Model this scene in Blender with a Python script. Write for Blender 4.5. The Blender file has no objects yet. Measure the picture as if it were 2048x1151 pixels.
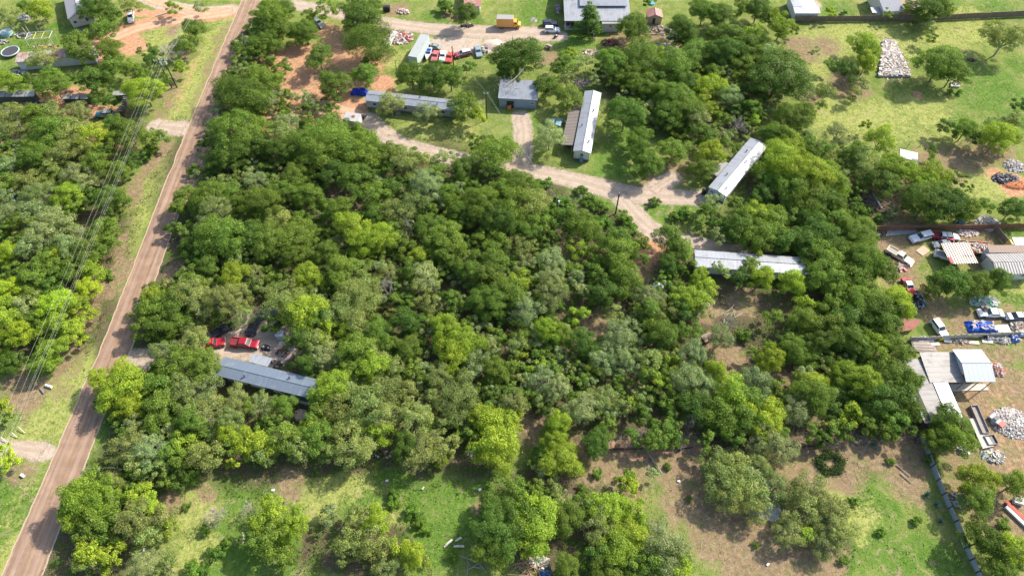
import bpy, bmesh, math, random
import numpy as np
from mathutils import Vector, Matrix

random.seed(7); RNG = np.random.default_rng(7)
SC = bpy.context.scene
COL = SC.collection
R = math.radians

# ---------------------------------------------------------------- camera, sky, sun, exposure
CAM_H, CAM_F, CAM_D = 120.0, 1365.0, 55.0
cam = bpy.data.cameras.new("camera"); camo = bpy.data.objects.new("camera", cam); COL.objects.link(camo)
cam.sensor_width = 36.0; cam.lens = 36.0 * CAM_F / 2048.0
cam.clip_start = 1.0; cam.clip_end = 6000.0
camo.location = (0, 0, CAM_H); camo.rotation_euler = (R(90 - CAM_D), 0, 0)
SC.camera = camo

SUN_EL, SUN_AZ = 40.0, 32.0          # azimuth: degrees from +X towards +Y
w = bpy.data.worlds.new("World"); SC.world = w; w.use_nodes = True
nt = w.node_tree; nt.nodes.clear()
sky = nt.nodes.new("ShaderNodeTexSky"); sky.sky_type = 'NISHITA'; sky.sun_disc = False
sky.sun_elevation = R(SUN_EL); sky.sun_rotation = R(90 - SUN_AZ)
sky.air_density = 1.0; sky.dust_density = 2.0; sky.ozone_density = 1.0
bg = nt.nodes.new("ShaderNodeBackground"); bg.inputs[1].default_value = 0.15
out = nt.nodes.new("ShaderNodeOutputWorld")
nt.links.new(sky.outputs[0], bg.inputs[0]); nt.links.new(bg.outputs[0], out.inputs[0])
sl = bpy.data.lights.new("sun", 'SUN'); sl.energy = 4.3; sl.angle = R(0.9); sl.color = (1.0, 0.93, 0.82)
so = bpy.data.objects.new("sun", sl); COL.objects.link(so)
sd = Vector((math.cos(R(SUN_AZ)) * math.cos(R(SUN_EL)), math.sin(R(SUN_AZ)) * math.cos(R(SUN_EL)), math.sin(R(SUN_EL))))
so.rotation_euler = (-sd).to_track_quat('-Z', 'Y').to_euler(); so.location = sd * 400
SC.view_settings.view_transform = 'Standard'; SC.view_settings.look = 'None'
SC.view_settings.exposure = 0.86; SC.view_settings.gamma = 1.0
SC.cycles.max_bounces = 6; SC.cycles.diffuse_bounces = 3; SC.cycles.transmission_bounces = 3
SC.cycles.transparent_max_bounces = 6; SC.cycles.glossy_bounces = 2

# ---------------------------------------------------------------- helpers
_s, _c = math.sin(R(CAM_D)), math.cos(R(CAM_D))
def W(px, py, z=0.0):
    """where the sight line through a photograph pixel meets height z: a real place on the site"""
    u = (px - 1024) / CAM_F; v = (py - 575.5) / CAM_F
    t = (z - CAM_H) / (-_s - v * _c)
    return Vector((u * t, (_c - v * _s) * t, z))
def project(x, y, z):
    # forward depth and pixel
    d = Vector((x, y, z - CAM_H)); dep = d.y * _c - d.z * _s; dn = -d.y * _s - d.z * _c
    return 1024 + CAM_F * d.x / dep, 575.5 + CAM_F * dn / dep, CAM_F / dep
def G2(pts, z=0.0): return [W(a, b, z) for a, b in pts]

def tag(o, label=None, cat=None, group=None, kind=None):
    if label: o["label"] = label
    if cat: o["category"] = cat
    if group: o["group"] = group
    if kind: o["kind"] = kind
    return o
def empty(name, loc, rz=0.0, label=None, cat=None, group=None):
    o = bpy.data.objects.new(name, None); o.empty_display_size = 0.5
    COL.objects.link(o); o.location = loc; o.rotation_euler = (0, 0, rz)
    return tag(o, label, cat, group)

def np_mesh(name, V, F, mat=None, corner_tint=None, smooth=False):
    """V (n,3), F (m,k) arrays"""
    V = np.asarray(V, np.float32); F = np.asarray(F, np.int32); k = F.shape[1]
    me = bpy.data.meshes.new(name)
    me.vertices.add(len(V)); me.vertices.foreach_set("co", V.ravel())
    me.loops.add(F.size); me.loops.foreach_set("vertex_index", F.ravel())
    me.polygons.add(len(F)); me.polygons.foreach_set("loop_start", np.arange(0, F.size, k, dtype=np.int32))
    me.polygons.foreach_set("loop_total", np.full(len(F), k, np.int32))
    if smooth: me.polygons.foreach_set("use_smooth", np.ones(len(F), bool))
    me.update(calc_edges=True)
    if corner_tint is not None:
        a = me.color_attributes.new("tint", 'FLOAT_COLOR', 'POINT'); a.data.foreach_set("color", np.asarray(corner_tint, np.float32).ravel())
    if mat is not None: me.materials.append(mat)
    return me

class MB:
    def __init__(s): s.v = []; s.f = []; s.m = []
    def poly(s, pts, faces, mi=0):
        b = len(s.v); s.v += [tuple(p) for p in pts]
        s.f += [tuple(b + i for i in f) for f in faces]; s.m += [mi] * len(faces); return s
    def box(s, c, d, rz=0.0, mi=0, rx=0.0, ry=0.0):
        M = Matrix.Rotation(rz, 3, 'Z') @ Matrix.Rotation(ry, 3, 'Y') @ Matrix.Rotation(rx, 3, 'X'); c = Vector(c)
        P = [c + M @ Vector((x * d[0] / 2, y * d[1] / 2, z * d[2] / 2)) for z in (-1, 1) for y in (-1, 1) for x in (-1, 1)]
        return s.poly(P, [(0, 2, 3, 1), (4, 5, 7, 6), (0, 1, 5, 4), (2, 6, 7, 3), (0, 4, 6, 2), (1, 3, 7, 5)], mi)
    def slab(s, quad, th, mi=0):
        """four points (CCW from above), thickened downwards along the normal"""
        q = [Vector(p) for p in quad]; n = (q[1] - q[0]).cross(q[3] - q[0]).normalized()
        P = [p - n * th for p in q] + q
        return s.poly(P, [(3, 2, 1, 0), (4, 5, 6, 7), (0, 1, 5, 4), (1, 2, 6, 5), (2, 3, 7, 6), (3, 0, 4, 7)], mi)
    def prism(s, prof, y0, y1, mi=0, taper=None):
        """profile in x,z extruded along y; taper(x,z)->inset"""
        n = len(prof); P = []
        for y, sg in ((y0, 1), (y1, -1)):
            for x, z in prof:
                t = taper(x, z) if taper else 0
                P.append((x, y + sg * t, z))
        F = [tuple(range(n)), tuple(range(2 * n - 1, n - 1, -1))]
        F += [(i, i + n, (i + 1) % n + n, (i + 1) % n) for i in range(n)]
        return s.poly(P, F, mi)
    def tube(s, pts, r0, r1=None, k=6, mi=0):
        r1 = r0 if r1 is None else r1; pts = [Vector(p) for p in pts]; rings = []; b = len(s.v); n = len(pts)
        for i, p in enumerate(pts):
            d = (pts[min(i + 1, n - 1)] - pts[max(i - 1, 0)]).normalized()
            a = d.orthogonal().normalized() if abs(d.z) > .9 else d.cross(Vector((0, 0, 1))).normalized(); e = d.cross(a)
            r = r0 + (r1 - r0) * i / max(1, n - 1)
            for j in range(k):
                t = 2 * math.pi * j / k; s.v.append(tuple(p + (a * math.cos(t) + e * math.sin(t)) * r))
        for i in range(n - 1):
            for j in range(k):
                s.f.append((b + i * k + j, b + i * k + (j + 1) % k, b + (i + 1) * k + (j + 1) % k, b + (i + 1) * k + j)); s.m.append(mi)
        s.f.append(tuple(b + j for j in range(k))[::-1]); s.m.append(mi)
        s.f.append(tuple(b + (n - 1) * k + j for j in range(k))); s.m.append(mi)
        return s
    def disc(s, c, r, h, k=20, mi=0, axis='Z'):
        c = Vector(c); e = {'Z': Vector((0, 0, h)), 'Y': Vector((0, h, 0)), 'X': Vector((h, 0, 0))}[axis]
        return s.tube([c, c + e], r, r, k, mi)
    def mesh(s, name, mats):
        me = bpy.data.meshes.new(name); me.from_pydata(s.v, [], s.f); me.update()
        for m in mats: me.materials.append(m)
        if len(mats) > 1: me.polygons.foreach_set("material_index", s.m)
        bm = bmesh.new(); bm.from_mesh(me); bmesh.ops.recalc_face_normals(bm, faces=bm.faces); bm.to_mesh(me); bm.free()
        return me
    def build(s, name, mats, parent=None, loc=(0, 0, 0), rz=0.0, bevel=0.0, smooth=False):
        if not isinstance(mats, (list, tuple)): mats = [mats]
        me = s.mesh(name, mats); o = bpy.data.objects.new(name, me); COL.objects.link(o)
        o.location = loc; o.rotation_euler = (0, 0, rz)
        if parent is not None: o.parent = parent
        if bevel: b = o.modifiers.new("bevel", 'BEVEL'); b.width = bevel; b.segments = 2; b.limit_method = 'ANGLE'
        if smooth: me.polygons.foreach_set("use_smooth", [True] * len(me.polygons))
        return o

# ---------------------------------------------------------------- materials
class NB:
    def __init__(s, name):
        s.m = bpy.data.materials.new(name); s.m.use_nodes = True; s.t = s.m.node_tree; s.t.nodes.clear()
    def n(s, typ, **kw):
        o = s.t.nodes.new(typ)
        for k, v in kw.items():
            if k.startswith("i_"):
                key = k[2:]; key = int(key) if key.isdigit() else key.replace("_", " ")
                if isinstance(v, bpy.types.NodeSocket): s.t.links.new(v, o.inputs[key])
                else: o.inputs[key].default_value = v
            else: setattr(o, k, v)
        return o
    def coord(s, kind="Object"): return s.n("ShaderNodeTexCoord").outputs[kind]
    def noise(s, vec, scale, detail=4, rough=.6, dist=0.0, out=0):
        o = s.n("ShaderNodeTexNoise", i_Scale=scale, i_Detail=detail, i_Roughness=rough, i_Distortion=dist)
        if vec is not None: s.t.links.new(vec, o.inputs["Vector"])
        return o.outputs[out]
    def ramp(s, fac, stops, interp='LINEAR'):
        o = s.n("ShaderNodeValToRGB"); s.t.links.new(fac, o.inputs[0]); cr = o.color_ramp; cr.interpolation = interp
        while len(cr.elements) < len(stops): cr.elements.new(0.5)
        for e, (p, c) in zip(cr.elements, stops): e.position = p; e.color = (*c, 1) if len(c) == 3 else c
        return o.outputs[0]
    def mix(s, f, a, b, bt='MIX'):
        o = s.n("ShaderNodeMix", data_type='RGBA', blend_type=bt)
        for sock, v in ((o.inputs[0], f), (o.inputs[6], a), (o.inputs[7], b)):
            if isinstance(v, bpy.types.NodeSocket): s.t.links.new(v, sock)
            else: sock.default_value = (*v, 1) if isinstance(v, tuple) and len(v) == 3 else v
        return o.outputs[2]
    def math(s, op, a, b=0.0, c=0.0, clamp=False):
        o = s.n("ShaderNodeMath", operation=op, use_clamp=clamp)
        for i, v in enumerate((a, b, c)):
            if isinstance(v, bpy.types.NodeSocket): s.t.links.new(v, o.inputs[i])
            else: o.inputs[i].default_value = v
        return o.outputs[0]
    def smooth(s, v, lo, hi):
        o = s.n("ShaderNodeMapRange", interpolation_type='SMOOTHSTEP'); s.t.links.new(v, o.inputs[0])
        o.inputs[1].default_value = lo; o.inputs[2].default_value = hi; return o.outputs[0]
    def bump(s, h, strength=.5, dist=.1):
        return s.n("ShaderNodeBump", i_Strength=strength, i_Distance=dist, i_Height=h).outputs[0]
    def out(s, bsdf):
        o = s.n("ShaderNodeOutputMaterial"); s.t.links.new(bsdf, o.inputs[0]); return s.m
    def pbr(s, col, rough=.8, metal=0.0, normal=None, spec=.3, **kw):
        o = s.n("ShaderNodeBsdfPrincipled", i_Roughness=rough, i_Metallic=metal)
        o.inputs["Specular IOR Level"].default_value = spec
        if isinstance(col, bpy.types.NodeSocket): s.t.links.new(col, o.inputs[0])
        else: o.inputs[0].default_value = (*col, 1)
        if normal is not None: s.t.links.new(normal, o.inputs["Normal"])
        for k, v in kw.items(): o.inputs[k].default_value = v
        return o.outputs[0]

_MC = {}
def M(col, rough=.75, metal=0.0, var=.25, scale=1.5, spec=.3, coat=0.0):
    """painted / weathered surface of one base colour"""
    key = (tuple(col), rough, metal, var, scale, coat)
    if key in _MC: return _MC[key]
    b = NB("surface"); v = b.coord(); f = b.noise(v, scale, 5, .65); g = b.noise(v, scale * 9, 3, .6)
    f = b.math('ADD', b.math('MULTIPLY', f, .65), b.math('MULTIPLY', g, .35))
    lo = tuple(c * (1 - var) for c in col); hi = tuple(min(1, c * (1 + var)) for c in col)
    c = b.ramp(f, [(.3, lo), (.7, hi)])
    m = b.out(b.pbr(c, rough, metal, b.bump(g, .15, .02), spec, **({"Coat Weight": coat} if coat else {})))
    _MC[key] = m; return m

def metal_roof(name, col, dirt, amt=.5, lo=.5, *, seam=.9, rib=0.0, rough=.42, metal=.25, rot=0.0):
    """sheet metal: seams every `seam` metres along local x, streaks of dirt running down local y"""
    b = NB(name); v = b.coord(); col = tuple(x * .84 for x in col)
    mp = b.n("ShaderNodeMapping", i_Rotation=(0, 0, rot)); b.t.links.new(v, mp.inputs[0]); vv = mp.outputs[0]
    st = b.n("ShaderNodeMapping", i_Scale=(2.2, .28, 1)); b.t.links.new(vv, st.inputs[0])
    streak = b.noise(st.outputs[0], 1.4, 5, .7); blot = b.noise(vv, .5, 5, .6, .6); fine = b.noise(vv, 7, 3, .6)
    sx = b.n("ShaderNodeSeparateXYZ"); b.t.links.new(vv, sx.inputs[0])
    saw = b.math('FRACT', b.math('DIVIDE', sx.outputs[0], seam)); line = b.math('LESS_THAN', saw, .07)
    panel = b.n("ShaderNodeTexWhiteNoise", noise_dimensions='1D'); b.t.links.new(b.math('FLOOR', b.math('DIVIDE', sx.outputs[0], seam)), panel.inputs[1])
    f = b.math('ADD', b.math('MULTIPLY', streak, .55), b.math('MULTIPLY', blot, .45))
    f = b.math('ADD', f, b.math('MULTIPLY', b.math('SUBTRACT', panel.outputs[0], .5), .07))
    c = b.mix(b.math('MULTIPLY', b.smooth(f, lo, lo + .16), amt), col, dirt)
    c = b.mix(b.math('MULTIPLY', b.math('SUBTRACT', fine, .3), .35, clamp=True), c, tuple(x * .6 for x in col))
    c = b.mix(b.math('MULTIPLY', line, .45), c, tuple(x * .45 for x in col))
    h = b.math('ADD', b.math('MULTIPLY', b.math('SINE', b.math('MULTIPLY', sx.outputs[0], 21.0)), .5), line)
    return b.out(b.pbr(c, rough, metal, b.bump(h, .35, .02), .4))

def siding(name, col, dirt, step=.22, vertical=False):
    b = NB(name); v = b.coord(); sx = b.n("ShaderNodeSeparateXYZ"); b.t.links.new(v, sx.inputs[0])
    a = b.math('ADD', sx.outputs[0], sx.outputs[1]) if vertical else sx.outputs[2]
    saw = b.math('FRACT', b.math('DIVIDE', a, step)); line = b.math('LESS_THAN', saw, .14)
    nz = b.noise(v, 1.1, 5, .65); low = b.smooth(b.math('ADD', sx.outputs[2], b.math('MULTIPLY', nz, 1.2)), 1.3, .5)
    c = b.mix(b.math('MULTIPLY', b.smooth(nz, .45, .7), .4), col, dirt)
    c = b.mix(b.math('MULTIPLY', low, .45), c, dirt)
    c = b.mix(b.math('MULTIPLY', line, .35), c, tuple(x * .5 for x in col))
    return b.out(b.pbr(c, .7, 0, b.bump(saw, .3, .03)))

def foliage_mat(name, use_tint):
    b = NB(name)
    if use_tint: base = b.n("ShaderNodeAttribute", attribute_name="tint").outputs[0]
    else: base = b.n("ShaderNodeObjectInfo").outputs["Color"]
    rnd = b.n("ShaderNodeNewGeometry").outputs["Random Per Island"]
    v = b.coord("Object"); cl = b.noise(v, .55, 3, .6)
    # leaf to leaf variation: darker old leaves, fresher yellow tips
    c = b.mix(b.ramp(rnd, [(0, (0, 0, 0)), (1, (1, 1, 1))]), b.mix(1.0, base, (.38, .46, .36), 'MULTIPLY'), b.mix(1.0, base, (1.9, 1.7, 1.55), 'MULTIPLY'))
    c = b.mix(b.math('MULTIPLY', b.smooth(cl, .42, .66), .45), c, b.mix(1.0, base, (1.42, 1.25, .95), 'MULTIPLY')); c = b.mix(b.math('MULTIPLY', b.smooth(b.noise(v, .3, 3, .6), .52, .38), .5), c, b.mix(1.0, c, (.68, .80, .85), 'MULTIPLY'))
    d = b.n("ShaderNodeBsdfPrincipled", i_Roughness=.55); d.inputs["Specular IOR Level"].default_value = .25
    b.t.links.new(c, d.inputs[0])
    tr = b.n("ShaderNodeBsdfTranslucent"); b.t.links.new(b.mix(1.0, c, (1.08, 1.22, .62), 'MULTIPLY'), tr.inputs[0])
    mx = b.n("ShaderNodeMixShader"); mx.inputs[0].default_value = .40
    b.t.links.new(d.outputs[0], mx.inputs[1]); b.t.links.new(tr.outputs[0], mx.inputs[2])
    return b.out(mx.outputs[0])
LEAF = foliage_mat("leaf", False); LEAF_T = foliage_mat("leaf_tinted", True)
BARK = M((.17, .14, .115), .9, var=.4, scale=6); TWIG = M((.30, .27, .235), .9, var=.3, scale=4)
GLASS = M((.03, .04, .05), .12, var=.2, spec=.6); RUBBER = M((.025, .025, .025), .85); CHROME = M((.45, .45, .46), .3, .7)
WHITE = M((.56, .555, .54), .6, var=.12); WOOD = M((.26, .2, .15), .85, var=.4, scale=3); GREYWOOD = M((.3, .27, .24), .9, var=.35, scale=3)
BLACK = M((.03, .03, .032), .5); DARKMETAL = M((.09, .09, .1), .5, .4); RUST = M((.25, .1, .05), .8, var=.5, scale=2)
CONC = M((.5, .46, .4), .9, var=.2, scale=1)

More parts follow.
